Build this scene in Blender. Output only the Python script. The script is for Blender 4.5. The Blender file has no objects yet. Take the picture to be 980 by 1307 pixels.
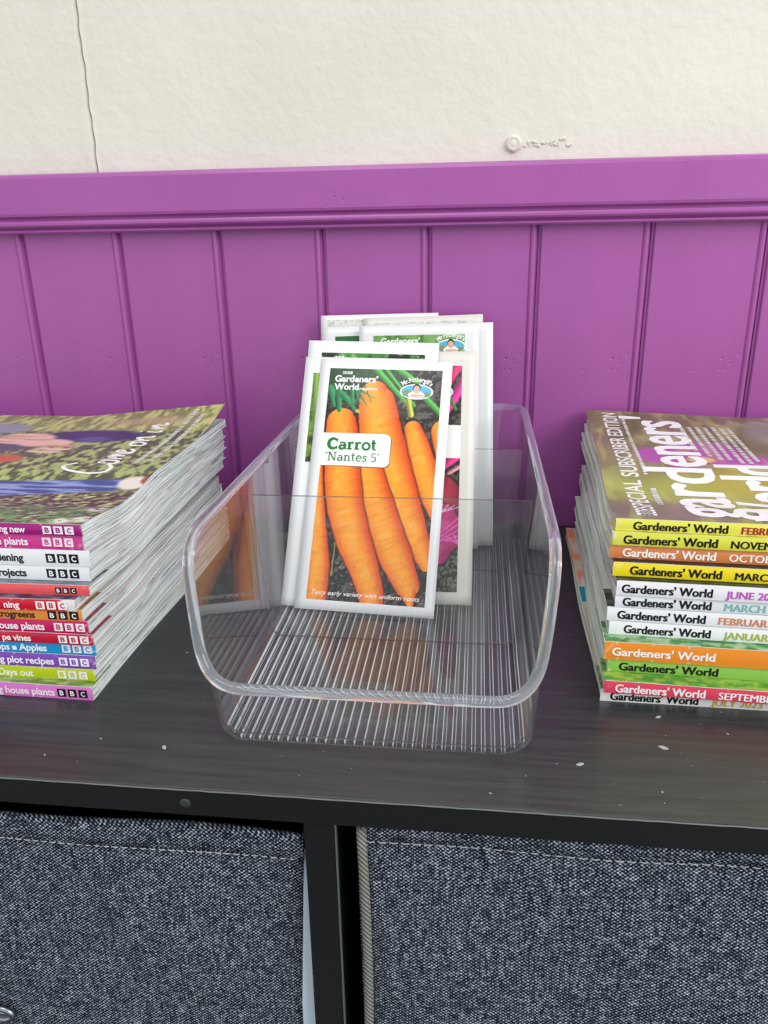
import bpy, bmesh, math, random
import numpy as np
from mathutils import Vector, Matrix
random.seed(7)
S = bpy.context.scene
C = S.collection
PI = math.pi

# ------------------------------------------------------------------ camera, light, exposure
def set_camera():
    f, p, yw, r, cy, h = 993.8, .3489, -.1222, -.0187, -.544, .205
    sy, cyw = math.sin(yw), math.cos(yw)
    fwd = Vector((sy*math.cos(p), cyw*math.cos(p), -math.sin(p)))
    right = Vector((cyw, -sy, 0)); up = right.cross(fwd)
    c, s = math.cos(r), math.sin(r)
    R = c*right + s*up; U = -s*right + c*up
    cam = bpy.data.cameras.new('camera'); o = bpy.data.objects.new('camera', cam); C.objects.link(o)
    M = Matrix((R, U, -fwd)).transposed().to_4x4(); M.translation = Vector((0, cy, h))
    o.matrix_world = M
    cam.sensor_fit = 'VERTICAL'; cam.sensor_height = 36; cam.lens = f*36/1307
    cam.clip_start = .01; cam.clip_end = 20
    S.camera = o
set_camera()
W = bpy.data.worlds.new('world'); S.world = W; W.use_nodes = True
W.node_tree.nodes['Background'].inputs[0].default_value = (.93, .96, 1, 1)
W.node_tree.nodes['Background'].inputs[1].default_value = .84
def area(name, loc, target, size, power, col):
    l = bpy.data.lights.new(name, 'AREA'); l.shape = 'RECTANGLE'; l.size, l.size_y = size; l.energy = power; l.color = col
    o = bpy.data.objects.new(name, l); C.objects.link(o); o.location = loc
    o.rotation_euler = (Vector(target)-Vector(loc)).to_track_quat('-Z', 'Y').to_euler()
area('window_light', (1.5, -1.35, 1.15), (0, -.1, .1), (1.3, 1.3), 30, (1, .985, .96))
area('ceiling_light', (-.3, -.9, 1.75), (0, -.1, .1), (.9, .5), 7, (1, .97, .93))
S.view_settings.view_transform = 'Standard'; S.view_settings.look = 'None'
S.view_settings.gamma = 1; S.view_settings.exposure = 0; S.view_settings.use_curve_mapping = False

# ------------------------------------------------------------------ helpers
def lin(c):
    c = np.asarray(c, float)
    return np.where(c <= .04045, c/12.92, ((c+.055)/1.055)**2.4)
def hexc(s):
    return np.array([int(s[i:i+2], 16)/255 for i in (0, 2, 4)])
def tag(o, label=None, cat=None, group=None, kind=None):
    if label: o['label'] = label
    if cat: o['category'] = cat
    if group: o['group'] = group
    if kind: o['kind'] = kind
    return o
def empty(name, loc=(0, 0, 0), rz=0):
    o = bpy.data.objects.new(name, None); C.objects.link(o); o.location = loc; o.rotation_euler = (0, 0, rz)
    o.empty_display_size = .02
    return o
def mesh_obj(name, verts, faces, mats, parent=None, mi=None, smooth=False, vcol=None):
    me = bpy.data.meshes.new(name)
    me.from_pydata([tuple(v) for v in verts], [], [tuple(f) for f in faces])
    for m in (mats if isinstance(mats, (list, tuple)) else [mats]): me.materials.append(m)
    if mi is not None: me.polygons.foreach_set('material_index', mi)
    if smooth: me.polygons.foreach_set('use_smooth', [True]*len(me.polygons))
    if vcol is not None:
        a = me.color_attributes.new('print', 'FLOAT_COLOR', 'POINT')
        d = np.ones((len(verts), 4), np.float32); d[:, :3] = lin(np.clip(vcol, 0, 1)); a.data.foreach_set('color', d.ravel())
    me.update()
    o = bpy.data.objects.new(name, me); C.objects.link(o)
    if parent: o.parent = parent
    return o
class MB:
    def __init__(s): s.v = []; s.f = []; s.m = []
    def add(s, v, f, m=0):
        b = len(s.v); s.v += [tuple(x) for x in v]; s.f += [tuple(i+b for i in q) for q in f]; s.m += [m]*len(f)
    def box(s, x0, y0, z0, x1, y1, z1, m=0):
        v = [(x, y, z) for z in (z0, z1) for y in (y0, y1) for x in (x0, x1)]
        s.add(v, [(0, 2, 3, 1), (4, 5, 7, 6), (0, 1, 5, 4), (2, 6, 7, 3), (0, 4, 6, 2), (1, 3, 7, 5)], m)
    def tube(s, pts, r, n=8, m=0, closed=False, rz=None):
        P = [Vector(p) for p in pts]; N = len(P); v = []; prev = None
        for i, p in enumerate(P):
            a = P[(i-1) % N] if (closed or i > 0) else p; b = P[(i+1) % N] if (closed or i < N-1) else p
            t = (b-a).normalized()
            x = prev - t*prev.dot(t) if prev is not None else t.cross(Vector((0, 0, 1)) if abs(t.z) < .9 else Vector((1, 0, 0)))
            x.normalize(); prev = x; y = t.cross(x)
            for k in range(n):
                an = 2*PI*k/n; v.append(p + x*math.cos(an)*r + y*math.sin(an)*(rz or r))
        f = [(i*n+k, i*n+(k+1) % n, ((i+1) % N)*n+(k+1) % n, ((i+1) % N)*n+k) for i in range(N if closed else N-1) for k in range(n)]
        if not closed: f += [tuple(range(n-1, -1, -1)), tuple((N-1)*n+k for k in range(n))]
        s.add(v, f, m)
    def build(s, name, mats, parent=None, smooth=False, bevel=0):
        o = mesh_obj(name, s.v, s.f, mats, parent, s.m, smooth)
        if bevel:
            b = o.modifiers.new('bevel', 'BEVEL'); b.width = bevel; b.segments = 2; b.limit_method = 'ANGLE'
        return o
def grid(nu, nv):
    return [(j*nu+i, j*nu+i+1, (j+1)*nu+i+1, (j+1)*nu+i) for j in range(nv-1) for i in range(nu-1)]
_lat = np.random.RandomState(3).rand(64, 64)
def noise(x, y, s=0):
    x = np.asarray(x, float)+s*7.31; y = np.asarray(y, float)+s*3.17
    xi = np.floor(x).astype(int); yi = np.floor(y).astype(int); fx = x-xi; fy = y-yi
    fx = fx*fx*(3-2*fx); fy = fy*fy*(3-2*fy); g = lambda a, b: _lat[a % 64, b % 64]
    return (g(xi, yi)*(1-fx)+g(xi+1, yi)*fx)*(1-fy)+(g(xi, yi+1)*(1-fx)+g(xi+1, yi+1)*fx)*fy
def fbm(x, y, s=0, o=3):
    return sum(noise(x*2**k, y*2**k, s+k)*.5**k for k in range(o))/sum(.5**k for k in range(o))
def mixc(a, b, m):
    m = np.clip(m, 0, 1)[..., None]; return a*(1-m)+np.asarray(b)*m
def sst(a, b, x):
    t = np.clip((x-a)/(b-a), 0, 1); return t*t*(3-2*t)

# ------------------------------------------------------------------ materials
def mat(name, col=(.8, .8, .8), rough=.5, spec=.5, metal=0, coat=0):
    m = bpy.data.materials.new(name); m.use_nodes = True
    b = m.node_tree.nodes['Principled BSDF']
    b.inputs['Base Color'].default_value = (*lin(col), 1)
    b.inputs['Roughness'].default_value = rough; b.inputs['Specular IOR Level'].default_value = spec
    b.inputs['Metallic'].default_value = metal; b.inputs['Coat Weight'].default_value = coat
    b.inputs['Coat Roughness'].default_value = .1
    return m
def nd(m, t, **k):
    n = m.node_tree.nodes.new(t)
    for a, v in k.items():
        if a.startswith('i_'):
            key = a[2:]; key = int(key) if key.isdigit() else key.replace('_', ' ')
            n.inputs[key].default_value = v
        else: setattr(n, a, v)
    return n
def lk(m, a, b): m.node_tree.links.new(a, b)
def bsdf(m): return m.node_tree.nodes['Principled BSDF']
def coords(m, scale=(1, 1, 1), src='Object'):
    t = nd(m, 'ShaderNodeTexCoord'); mp = nd(m, 'ShaderNodeMapping'); mp.inputs['Scale'].default_value = scale
    lk(m, t.outputs[src], mp.inputs[0]); return mp.outputs[0]
def add_noise_col(m, vec, scale, c0, c1, lo=.3, hi=.7, detail=4):
    n = nd(m, 'ShaderNodeTexNoise', i_Scale=scale, i_Detail=detail); lk(m, vec, n.inputs['Vector'])
    r = nd(m, 'ShaderNodeValToRGB'); r.color_ramp.elements[0].position = lo; r.color_ramp.elements[1].position = hi
    r.color_ramp.elements[0].color = (*lin(c0), 1); r.color_ramp.elements[1].color = (*lin(c1), 1)
    lk(m, n.outputs['Fac'], r.inputs[0]); lk(m, r.outputs[0], bsdf(m).inputs['Base Color']); return n, r
def add_bump(m, height, strength, dist, prev=None):
    b = nd(m, 'ShaderNodeBump', i_Strength=strength, i_Distance=dist); lk(m, height, b.inputs['Height'])
    if prev: lk(m, prev, b.inputs['Normal'])
    lk(m, b.outputs[0], bsdf(m).inputs['Normal']); return b.outputs[0]

def plaster():
    m = mat('cream_plaster', rough=.7, spec=.3); v = coords(m)
    add_noise_col(m, v, 9, (.85, .838, .79), (.885, .873, .83))
    n1 = nd(m, 'ShaderNodeTexNoise', i_Scale=170, i_Detail=3); lk(m, v, n1.inputs[0])
    n2 = nd(m, 'ShaderNodeTexNoise', i_Scale=35, i_Detail=3); lk(m, v, n2.inputs[0])
    p = add_bump(m, n1.outputs[0], .5, .0012); add_bump(m, n2.outputs[0], .4, .002, p); return m
def purple():
    m = mat('purple_gloss_paint', rough=.33, spec=.5); v = coords(m)
    add_noise_col(m, v, 14, (.62, .315, .605), (.65, .34, .63))
    v2 = coords(m, (1, 1, .25)); n1 = nd(m, 'ShaderNodeTexNoise', i_Scale=240, i_Detail=2); lk(m, v2, n1.inputs[0])
    p = add_bump(m, n1.outputs[0], .25, .0006)
    # small pocks in the old paint, in scattered clusters
    vo = nd(m, 'ShaderNodeTexVoronoi', i_Scale=230); lk(m, v, vo.inputs[0])
    a = nd(m, 'ShaderNodeMapRange'); a.inputs[1].default_value = .05; a.inputs[2].default_value = .28; lk(m, vo.outputs['Distance'], a.inputs[0])
    c = nd(m, 'ShaderNodeTexNoise', i_Scale=22, i_Detail=1); lk(m, v, c.inputs[0])
    k = nd(m, 'ShaderNodeMapRange'); k.inputs[1].default_value = .62; k.inputs[2].default_value = .7; lk(m, c.outputs[0], k.inputs[0])
    mx = nd(m, 'ShaderNodeMix'); mx.inputs['A'].default_value = 1; lk(m, k.outputs[0], mx.inputs['Factor']); lk(m, a.outputs[0], mx.inputs['B'])
    add_bump(m, mx.outputs[0], .6, .0007, p); return m
def blackwood(name='black_wood_laminate', c0=(.115, .130, .136), c1=(.180, .197, .200), rough=.3):
    m = mat(name, rough=rough, spec=.95); v = coords(m, (6, 90, 90))
    n, r = add_noise_col(m, v, 3.2, c0, c1, .35, .7, 5)
    rr = nd(m, 'ShaderNodeMapRange'); rr.inputs[3].default_value = rough-.06; rr.inputs[4].default_value = rough+.14
    lk(m, n.outputs[0], rr.inputs[0]); lk(m, rr.outputs[0], bsdf(m).inputs['Roughness'])
    add_bump(m, n.outputs[0], .35, .0006); return m
def weave():
    m = mat('charcoal_woven_fabric', rough=.95, spec=.1); v = coords(m)
    nz = nd(m, 'ShaderNodeTexNoise', i_Scale=60, i_Detail=2); lk(m, v, nz.inputs[0])
    mm = nd(m, 'ShaderNodeVectorMath', operation='SCALE'); mm.inputs[3].default_value = .0016; lk(m, nz.outputs['Color'], mm.inputs[0])
    ad = nd(m, 'ShaderNodeVectorMath', operation='ADD'); lk(m, v, ad.inputs[0]); lk(m, mm.outputs[0], ad.inputs[1])
    sp = nd(m, 'ShaderNodeSeparateXYZ'); lk(m, ad.outputs[0], sp.inputs[0])
    xy = nd(m, 'ShaderNodeMath', operation='ADD'); lk(m, sp.outputs[0], xy.inputs[0]); lk(m, sp.outputs[1], xy.inputs[1])
    def sn(o, k):
        a = nd(m, 'ShaderNodeMath', operation='MULTIPLY'); a.inputs[1].default_value = k; lk(m, o, a.inputs[0])
        b = nd(m, 'ShaderNodeMath', operation='SINE'); lk(m, a.outputs[0], b.inputs[0]); return b.outputs[0]
    pr = nd(m, 'ShaderNodeMath', operation='MULTIPLY'); lk(m, sn(xy.outputs[0], 2*PI/.0021), pr.inputs[0]); lk(m, sn(sp.outputs[2], 2*PI/.0017), pr.inputs[1])
    # yarn to yarn variation: long thin noise along both directions
    vx = coords(m, (900, 900, 180)); vz = coords(m, (180, 180, 900))
    a = nd(m, 'ShaderNodeTexNoise', i_Scale=1, i_Detail=2); lk(m, vx, a.inputs[0])
    b = nd(m, 'ShaderNodeTexNoise', i_Scale=1, i_Detail=2); lk(m, vz, b.inputs[0])
    g = nd(m, 'ShaderNodeTexNoise', i_Scale=1300, i_Detail=1); lk(m, v, g.inputs[0])
    s0 = nd(m, 'ShaderNodeMath', operation='ADD'); lk(m, a.outputs[0], s0.inputs[0]); lk(m, b.outputs[0], s0.inputs[1])
    s1 = nd(m, 'ShaderNodeMath', operation='MULTIPLY'); s1.inputs[1].default_value = .55; lk(m, s0.outputs[0], s1.inputs[0])
    s2 = nd(m, 'ShaderNodeMath', operation='MULTIPLY_ADD'); s2.inputs[1].default_value = .7; lk(m, g.outputs[0], s2.inputs[0]); lk(m, s1.outputs[0], s2.inputs[2])
    s3 = nd(m, 'ShaderNodeMath', operation='MULTIPLY_ADD'); s3.inputs[1].default_value = .30; lk(m, pr.outputs[0], s3.inputs[0]); lk(m, s2.outputs[0], s3.inputs[2])
    r = nd(m, 'ShaderNodeValToRGB'); e = r.color_ramp.elements
    e[0].position = .40; e[0].color = (*lin((.06, .075, .105)), 1); e[1].position = .80; e[1].color = (*lin((.80, .83, .86)), 1)
    e2 = r.color_ramp.elements.new(.58); e2.color = (*lin((.235, .270, .325)), 1)
    dv = nd(m, 'ShaderNodeMath', operation='DIVIDE'); dv.inputs[1].default_value = 1.66; lk(m, s3.outputs[0], dv.inputs[0])
    lk(m, dv.outputs[0], r.inputs[0]); lk(m, r.outputs[0], bsdf(m).inputs['Base Color'])
    add_bump(m, s3.outputs[0], .8, .0005); return m
def printed(name='glossy_print', rough=.25, coat=.0):
    m = mat(name, rough=rough, spec=.5, coat=coat); a = nd(m, 'ShaderNodeVertexColor', layer_name='print')
    lk(m, a.outputs[0], bsdf(m).inputs['Base Color']); return m
def clear(name, tint=(1, 1, 1), haze=0, rough=.03, ior=1.5):
    m = bpy.data.materials.new(name); m.use_nodes = True; nt = m.node_tree; nt.nodes.clear()
    out = nd(m, 'ShaderNodeOutputMaterial'); tr = nd(m, 'ShaderNodeBsdfTransparent'); gl = nd(m, 'ShaderNodeBsdfGlossy')
    tr.inputs[0].default_value = (*tint, 1); gl.inputs['Roughness'].default_value = rough
    # both skins of the thin wall reflect like plastic seen from the air side
    fr = nd(m, 'ShaderNodeFresnel'); ge = nd(m, 'ShaderNodeNewGeometry'); im = nd(m, 'ShaderNodeMapRange')
    im.inputs[3].default_value = ior; im.inputs[4].default_value = 1/ior; lk(m, ge.outputs['Backfacing'], im.inputs[0]); lk(m, im.outputs[0], fr.inputs[0])
    mx = nd(m, 'ShaderNodeMixShader'); lk(m, fr.outputs[0], mx.inputs[0]); lk(m, tr.outputs[0], mx.inputs[1]); lk(m, gl.outputs[0], mx.inputs[2])
    res = mx.outputs[0]
    if haze:
        df = nd(m, 'ShaderNodeBsdfDiffuse'); df.inputs[0].default_value = (.86, .9, .95, 1)
        m2 = nd(m, 'ShaderNodeMixShader'); m2.inputs[0].default_value = haze; lk(m, res, m2.inputs[1]); lk(m, df.outputs[0], m2.inputs[2]); res = m2.outputs[0]
    lk(m, res, out.inputs[0]); return m
def glass(name, col=(.97, .985, 1), rough=.02):
    m = bpy.data.materials.new(name); m.use_nodes = True; nt = m.node_tree; nt.nodes.clear()
    out = nd(m, 'ShaderNodeOutputMaterial'); g = nd(m, 'ShaderNodeBsdfGlass'); g.inputs['IOR'].default_value = 1.49
    g.inputs['Color'].default_value = (*col, 1); g.inputs['Roughness'].default_value = rough
    df = nd(m, 'ShaderNodeBsdfDiffuse'); df.inputs[0].default_value = (.82, .88, .95, 1); mx = nd(m, 'ShaderNodeMixShader'); mx.inputs[0].default_value = .10
    lk(m, g.outputs[0], mx.inputs[1]); lk(m, df.outputs[0], mx.inputs[2]); lk(m, mx.outputs[0], out.inputs[0]); return m

M_plaster, M_purple, M_wood, M_weave, M_print = plaster(), purple(), blackwood(), weave(), printed()
M_edge = mat('black_edging', (.075, .085, .09), .35)
M_dark = mat('black_panel', (.06, .062, .065), .6)
M_floor = blackwood('dark_floor', (.22, .2, .18), (.3, .27, .24), .5)
M_paper = printed('page_edges', .8)
M_pack = mat('white_packet_paper', (.91, .915, .92), .32)
M_pack2 = mat('cream_packet_paper', (.86, .85, .82), .4)
M_white = mat('white_ink', (.97, .97, .97), .35)
M_black = mat('black_ink', (.05, .05, .055), .35)
M_green = mat('green_ink', (.10, .40, .13), .4)
INK = {}
def ink(c):
    if isinstance(c, bpy.types.Material): return c
    if c not in INK: INK[c] = mat('ink_'+c, hexc(c), .35)
    return INK[c]
M_clear = clear('clear_plastic', (.988, .991, .992), .014, .04)
M_ridge = clear('moulded_ridge_glint', (.95, .96, .97), .8, .15)  # strong white diffuse stands in for the ribs' glossy reflections
M_divedge = clear('divider_cut_edge', (.42, .45, .47), .03, .2)
M_rim = glass('clear_plastic_rim')

# ------------------------------------------------------------------ lettering
_tc = {}
def text_geo(body, bold=.0, shear=0, spacing=1):
    key = (body, bold, shear, spacing)
    if key not in _tc:
        cu = bpy.data.curves.new('t', 'FONT'); cu.body = body; cu.size = 1; cu.offset = bold; cu.shear = shear; cu.space_character = spacing
        cu.resolution_u = 3
        ob = bpy.data.objects.new('t', cu); C.objects.link(ob); dg = bpy.context.evaluated_depsgraph_get(); dg.update()
        me = bpy.data.meshes.new_from_object(ob.evaluated_get(dg))
        v = np.array([x.co[:2] for x in me.vertices]).reshape(-1, 2); f = [tuple(p.vertices) for p in me.polygons]
        bpy.data.objects.remove(ob); bpy.data.curves.remove(cu); bpy.data.meshes.remove(me)
        _tc[key] = (v, f)
    v, f = _tc[key]; return v.copy(), f
def fit_text(body, x0, y0, w, hcap, bold=.02, shear=0, right=False, spacing=1, ref='H'):
    """text in a plane: baseline at y0, cap height hcap, total width w (or natural when None)"""
    v, f = text_geo(body, bold, shear, spacing); s = hcap/.7
    mn, mx = v[:, 0].min(), v[:, 0].max(); k = w/(mx-mn) if w else s
    v[:, 0] = (v[:, 0]-mn)*k; v[:, 1] *= s
    v[:, 0] += (x0-(mx-mn)*k) if right else x0
    v[:, 1] += y0
    return v, f
# hand-built slab serif strokes for the seed packet's name tag: each glyph = list of polylines (x, y, half width)
def arc(cx, cy, rx, ry, a0, a1, n=14, w0=1., w1=None):
    return [(cx+rx*math.cos(math.radians(a0+(a1-a0)*i/n)), cy+ry*math.sin(math.radians(a0+(a1-a0)*i/n)),
             (w0 if w1 is None else w0+(w1-w0)*math.sin(PI*i/n))) for i in range(n+1)]
def L(*p): return [(x, y, 1.) for x, y in p]
T = .55
GL = {  # advance, strokes ; cap height 1, x height .68
 'C': (.86, [arc(.46, .5, .36, .45, 48, 312, 20, .8, 1.5), [(.74, .66, T), (.74, .98, T)], [(.74, .02, T), (.74, .3, T)]]),
 'a': (.68, [arc(.31, .47, .20, .16, 165, 0, 10, .7), [(.51, .47, 1.2), (.51, .12, 1.2), (.58, .03, T), (.66, .05, T)], arc(.28, .2, .18, .16, 70, 330, 14, .7, 1.1), [(.34, .36, .7), (.51, .4, .7)]]),
 'r': (.56, [[(.18, .04, 1.2), (.18, .62, 1.2)], [(.03, .04, T), (.38, .04, T)], [(.03, .62, T), (.2, .62, T)], arc(.36, .42, .17, .21, 170, 50, 8, .8), [(.45, .55, 1.3), (.47, .52, 1.3)]]),
 'o': (.68, [arc(.34, .33, .26, .31, 0, 360, 24, .9, .9)]),
 't': (.5, [[(.2, .92, 1.1), (.2, .16, 1.1), (.28, .04, .8), (.42, .08, .5)], [(.03, .63, T), (.42, .63, T)]]),
 'N': (.98, [[(.18, .04, .8), (.18, .96, .8)], [(.2, .96, 1.1), (.76, .04, 1.1)], [(.78, .04, .8), (.78, .96, .8)], [(.02, .04, T), (.34, .04, T)], [(.02, .96, T), (.24, .96, T)], [(.62, .96, T), (.94, .96, T)]]),
 'n': (.76, [[(.18, .04, 1), (.18, .62, 1)], [(.03, .04, T), (.33, .04, T)], [(.03, .62, T), (.2, .62, T)], arc(.38, .4, .19, .23, 165, 0, 10, .8), [(.57, .42, 1), (.57, .04, 1)], [(.43, .04, T), (.73, .04, T)]]),
 'e': (.64, [arc(.33, .33, .25, .31, 0, 318, 20, .8, 1.0), [(.09, .34, T), (.58, .34, T)]]),
 's': (.54, [[(.46, .5, T), (.4, .62, .7), (.24, .65, .8), (.12, .56, .9), (.14, .43, .9), (.4, .27, .9), (.43, .13, .9), (.3, .03, .8), (.12, .05, .7), (.07, .2, T)]]),
 '5': (.66, [[(.54, .94, .8), (.17, .94, .8), (.14, .5, .7), (.3, .58, .8), (.5, .5, .9), (.56, .3, 1), (.46, .1, .9), (.26, .03, .8), (.1, .1, .8)]]),
 ' ': (.3, []), '\u2018': (.24, [[(.16, .98, .5), (.08, .86, 1.2), (.1, .8, 1.1)]]), '\u2019': (.24, [[(.1, .96, 1.2), (.12, .88, 1.1), (.04, .76, .4)]])}
def slab(body, x0, y0, w, cap, hw):
    V = []; F = []; x = 0; strokes = []
    for ch in body:
        adv, st = GL[ch]; strokes += [[(px+x, py, pw) for px, py, pw in s] for s in st]; x += adv
    k = w/x
    for s in strokes:
        p = np.array([(a*k, b*cap) for a, b, _ in s]); n = len(p); ww = np.array([c for *_, c in s])*hw
        t = np.gradient(p, axis=0); t /= np.linalg.norm(t, axis=1)[:, None]+1e-12; nn = np.stack([-t[:, 1], t[:, 0]], 1)
        b = len(V); V += list(p+nn*ww[:, None])+list(p-nn*ww[:, None]); F += [(b+i, b+i+1, b+n+i+1, b+n+i) for i in range(n-1)]
    V = np.array(V); V[:, 0] += x0; V[:, 1] += y0; return V, F
def heavy(part, d):
    """bolder lettering: copies of the outline a hair to either side"""
    v, f = part; return [(v+np.array([k*d, 0]), f) for k in (-1, 0, 1)]
def ribbon(pts, hw):
    """smooth stroke through points (Catmull-Rom)"""
    P = np.array(pts, float); Q = []
    for i in range(len(P)-1):
        p0, p1, p2, p3 = P[max(i-1, 0)], P[i], P[i+1], P[min(i+2, len(P)-1)]
        for t in np.linspace(0, 1, 6, endpoint=False):
            Q.append(.5*((2*p1)+(-p0+p2)*t+(2*p0-5*p1+4*p2-p3)*t*t+(-p0+3*p1-3*p2+p3)*t**3))
    Q.append(P[-1]); Q = np.array(Q); t = np.gradient(Q, axis=0); t /= np.linalg.norm(t, axis=1)[:, None]+1e-12
    nn = np.stack([-t[:, 1], t[:, 0]], 1)*hw; n = len(Q)
    return np.vstack([Q+nn, Q-nn]), [(i, i+1, n+i+1, n+i) for i in range(n-1)]
def join(parts):
    V = []; F = []
    for v, f in parts:
        b = sum(len(a) for a in V); V.append(np.asarray(v)); F += [tuple(i+b for i in q) for q in f]
    return np.vstack(V), F
# ------------------------------------------------------------------ setting
FLOOR = -.60
b = MB(); b.box(-1.3, -2.2, FLOOR-.02, 1.3, .05, FLOOR); tag(b.build('floor', M_floor), kind='structure')
# plaster wall with the joint where two boards meet; the left board stands a little back
wall = empty('wall_back'); tag(wall, kind='structure')
def crack_x(z): return -.2577 + .0003*math.sin(z*170) + .00025*math.sin(z*433+1)
def wall_sheet(x0, x1, yo, left):
    nz = 60; z0, z1 = .236, 1.0; zs = list(np.linspace(z0, .42, nz))+[.6, 1.0]; v = []; f = []
    for z in zs:
        c = crack_x(z); a, e = (x0, c-.0004) if left else (c+.0004, x1)
        edge = .0011
        xs = [a, e-.003, e-.0008, e] if left else [a, a+.0009, a+.0035, e]
        ys = [yo, yo, yo+.0003, yo+edge] if left else [yo+edge, yo-.0004, yo, yo]
        v += [(x, y, z) for x, y in zip(xs, ys)] + [(e if left else a, yo+.004, z)]
    for i in range(len(zs)-1):
        for k in range(3): f.append((i*5+k, i*5+k+1, i*5+5+k+1, i*5+5+k))
        e = 3 if left else 0
        f.append((i*5+e, i*5+4, i*5+9, i*5+5+e))
    return v, f
for lft, nm in ((True, 'plaster_panel'), (False, 'plaster_panel')):
    v, f = wall_sheet(-1.3 if lft else 0, 1.3, .0032 if lft else .0024, lft)
    mesh_obj(nm, v, f, M_plaster, wall, smooth=False)
b = MB(); b.box(-1.3, .0075, FLOOR, 1.3, .05, 1.0); b.build('wall_core', M_plaster, wall)
# filled screw hole with crusty filler beside it
n = 24; v = [(.0195, -.0002, .2538)]; f = []
prof = [(.0018, -.0003), (.0026, .0004), (.0036, -.0008), (.0046, .0004), (.0053, .0024)]
for r_, y in prof: v += [(.0195+r_*math.cos(2*PI*k/n)*(1+.06*math.sin(k*2.1)), y, .2538+r_*math.sin(2*PI*k/n)*(1+.05*math.cos(k*1.7))) for k in range(n)]
f += [(0, 1+(k+1) % n, 1+k) for k in range(n)]
for j in range(len(prof)-1): f += [(1+j*n+k, 1+j*n+(k+1) % n, 1+(j+1)*n+(k+1) % n, 1+(j+1)*n+k) for k in range(n)]
mesh_obj('filled_hole', v, f, M_plaster, wall, smooth=True)
bm = bmesh.new(); rnd = random.Random(4)
for k in range(34):
    x = .0265+k*.00088+rnd.uniform(-.0008, .0008); z = .2537+rnd.uniform(-.0016, .0016)*(1+.6*(k > 22)); r_ = rnd.uniform(.0005, .0012)
    bmesh.ops.create_icosphere(bm, subdivisions=1, radius=r_, matrix=Matrix.Translation((x, .0022, z)))
me = bpy.data.meshes.new('filler_crumbs'); bm.to_mesh(me); bm.free(); me.materials.append(M_plaster)
o = bpy.data.objects.new('filler_crumbs', me); C.objects.link(o); o.parent = wall; o['kind'] = 'stuff'
# tongue and groove boards
X0, ST = -.3184, .0712
def board_mesh(wd):
    me_v = []; g = .0026; dpt = .0022
    bead = [(wd-.0052, .0002), (wd-.0046, -.0007), (wd-.0038, -.0013), (wd-.0029, -.0015), (wd-.0020, -.0010), (wd-.0013, .0001), (wd-.0010, .0018)]
    prof = [(0, dpt+.001), (.0001, dpt), (.0016, .0020), (.0019, .0004), (.0025, 0), (wd-.0055, 0)]+bead+[(wd, dpt+.001)]
    zs = [FLOOR, .2075]; v = [(x, y, z) for z in zs for x, y in prof] + [(x, .0072, z) for z in zs for x in (0, wd)]
    n = len(prof); f = [(i, i+1, n+i+1, n+i) for i in range(n-1)]
    f += [(n-1, 2*n+1, 2*n+3, 2*n-1), (2*n, 0, n, 2*n+2), tuple(range(n, 2*n))+(2*n+3, 2*n+2), (2*n+1, 2*n)+tuple(range(n-1, -1, -1))[:0] + tuple(range(0, n))]
    me = bpy.data.meshes.new('board'); me.from_pydata(v, [], f); me.materials.append(M_purple); me.update(); return me
bmesh_board = board_mesh(ST-.0001)
for i in range(-13, 22):
    o = bpy.data.objects.new('board', bmesh_board); C.objects.link(o); o.parent = wall; o.location = (X0+i*ST, 0, 0)
# dado rail
prof = [(.0025, .2435), (-.0065, .2435), (-.0095, .2425), (-.0105, .2405), (-.0118, .2185), (-.0112, .2168), (-.0085, .2160), (-.0078, .2150), (-.0080, .2142),
        (-.0100, .2138), (-.0108, .2125), (-.0108, .2112), (-.0098, .2100), (-.0070, .2094), (-.0062, .2086), (-.0072, .2080), (-.0076, .2068), (-.0066, .2058), (-.0030, .2056), (.0025, .2056)]
n = len(prof); v = [(x, y, z) for x in (-1.3, 1.3) for y, z in prof]
f = [(i, (i+1) % n, n+(i+1) % n, n+i) for i in range(n)]
tag(mesh_obj('trim_1', v, f, M_purple), kind='structure')

# ------------------------------------------------------------------ cube storage unit
unit = empty('storage_unit', (0, -.155, FLOOR)); tag(unit, 'black wood-effect cube storage unit with a broad top and an upright divider', 'storage unit')
def part(name, bx, m, parent=unit, bevel=.0006):
    b = MB(); L_ = parent.location; x0, y0, z0, x1, y1, z1 = bx
    b.box(x0-L_.x, y0-L_.y, z0-L_.z, x1-L_.x, y1-L_.y, z1-L_.z); return b.build(name, m, parent, bevel=bevel)
TB = -.0123
top = part('top_panel', (-.42, -.305, TB, .52, -.004, 0), [M_wood])
# black edging band on the front of the top, with the worn lighter lip, its edge reflection put into the grey
band = part('edge_band', (-.42, -.3056, TB, .52, -.305, -.0009), M_edge, unit, 0)
M_lip = mat('worn_edge_glint', (.40, .41, .41), .5)
lip = MB(); pts = []
for i in range(260): pts.append((-.42+.94*i/259, -.15-.0003, .60-.0006+random.uniform(-.00012, .00012)))
lip.tube(pts, .00038, 5); lip.build('worn_glint_lip', M_lip, unit)
cells = [(-.0639, -.0514)]
part('divider', (-.0639, -.3035, FLOOR+.03, -.0514, -.012, TB), M_edge)
hl = MB(); hl.box(-.0514, -.1488, .04, -.0508, -.147, .60+TB-.0003); hl.build('divider_edge_highlight', mat('edge_highlight_grey', (.34, .38, .39), .4), unit)  # highlight along the divider's edge, painted as a paler grey strip
part('side_panel', (-.42, -.3035, FLOOR+.03, -.4075, -.012, TB), M_edge)
part('side_panel', (.5075, -.3035, FLOOR+.03, .52, -.012, TB), M_edge)
part('divider', (.2186, -.3035, FLOOR+.03, .2311, -.012, TB), M_edge)
part('back_panel', (-.4075, -.0155, FLOOR+.03, .5075, -.0125, TB), M_dark)
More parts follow.
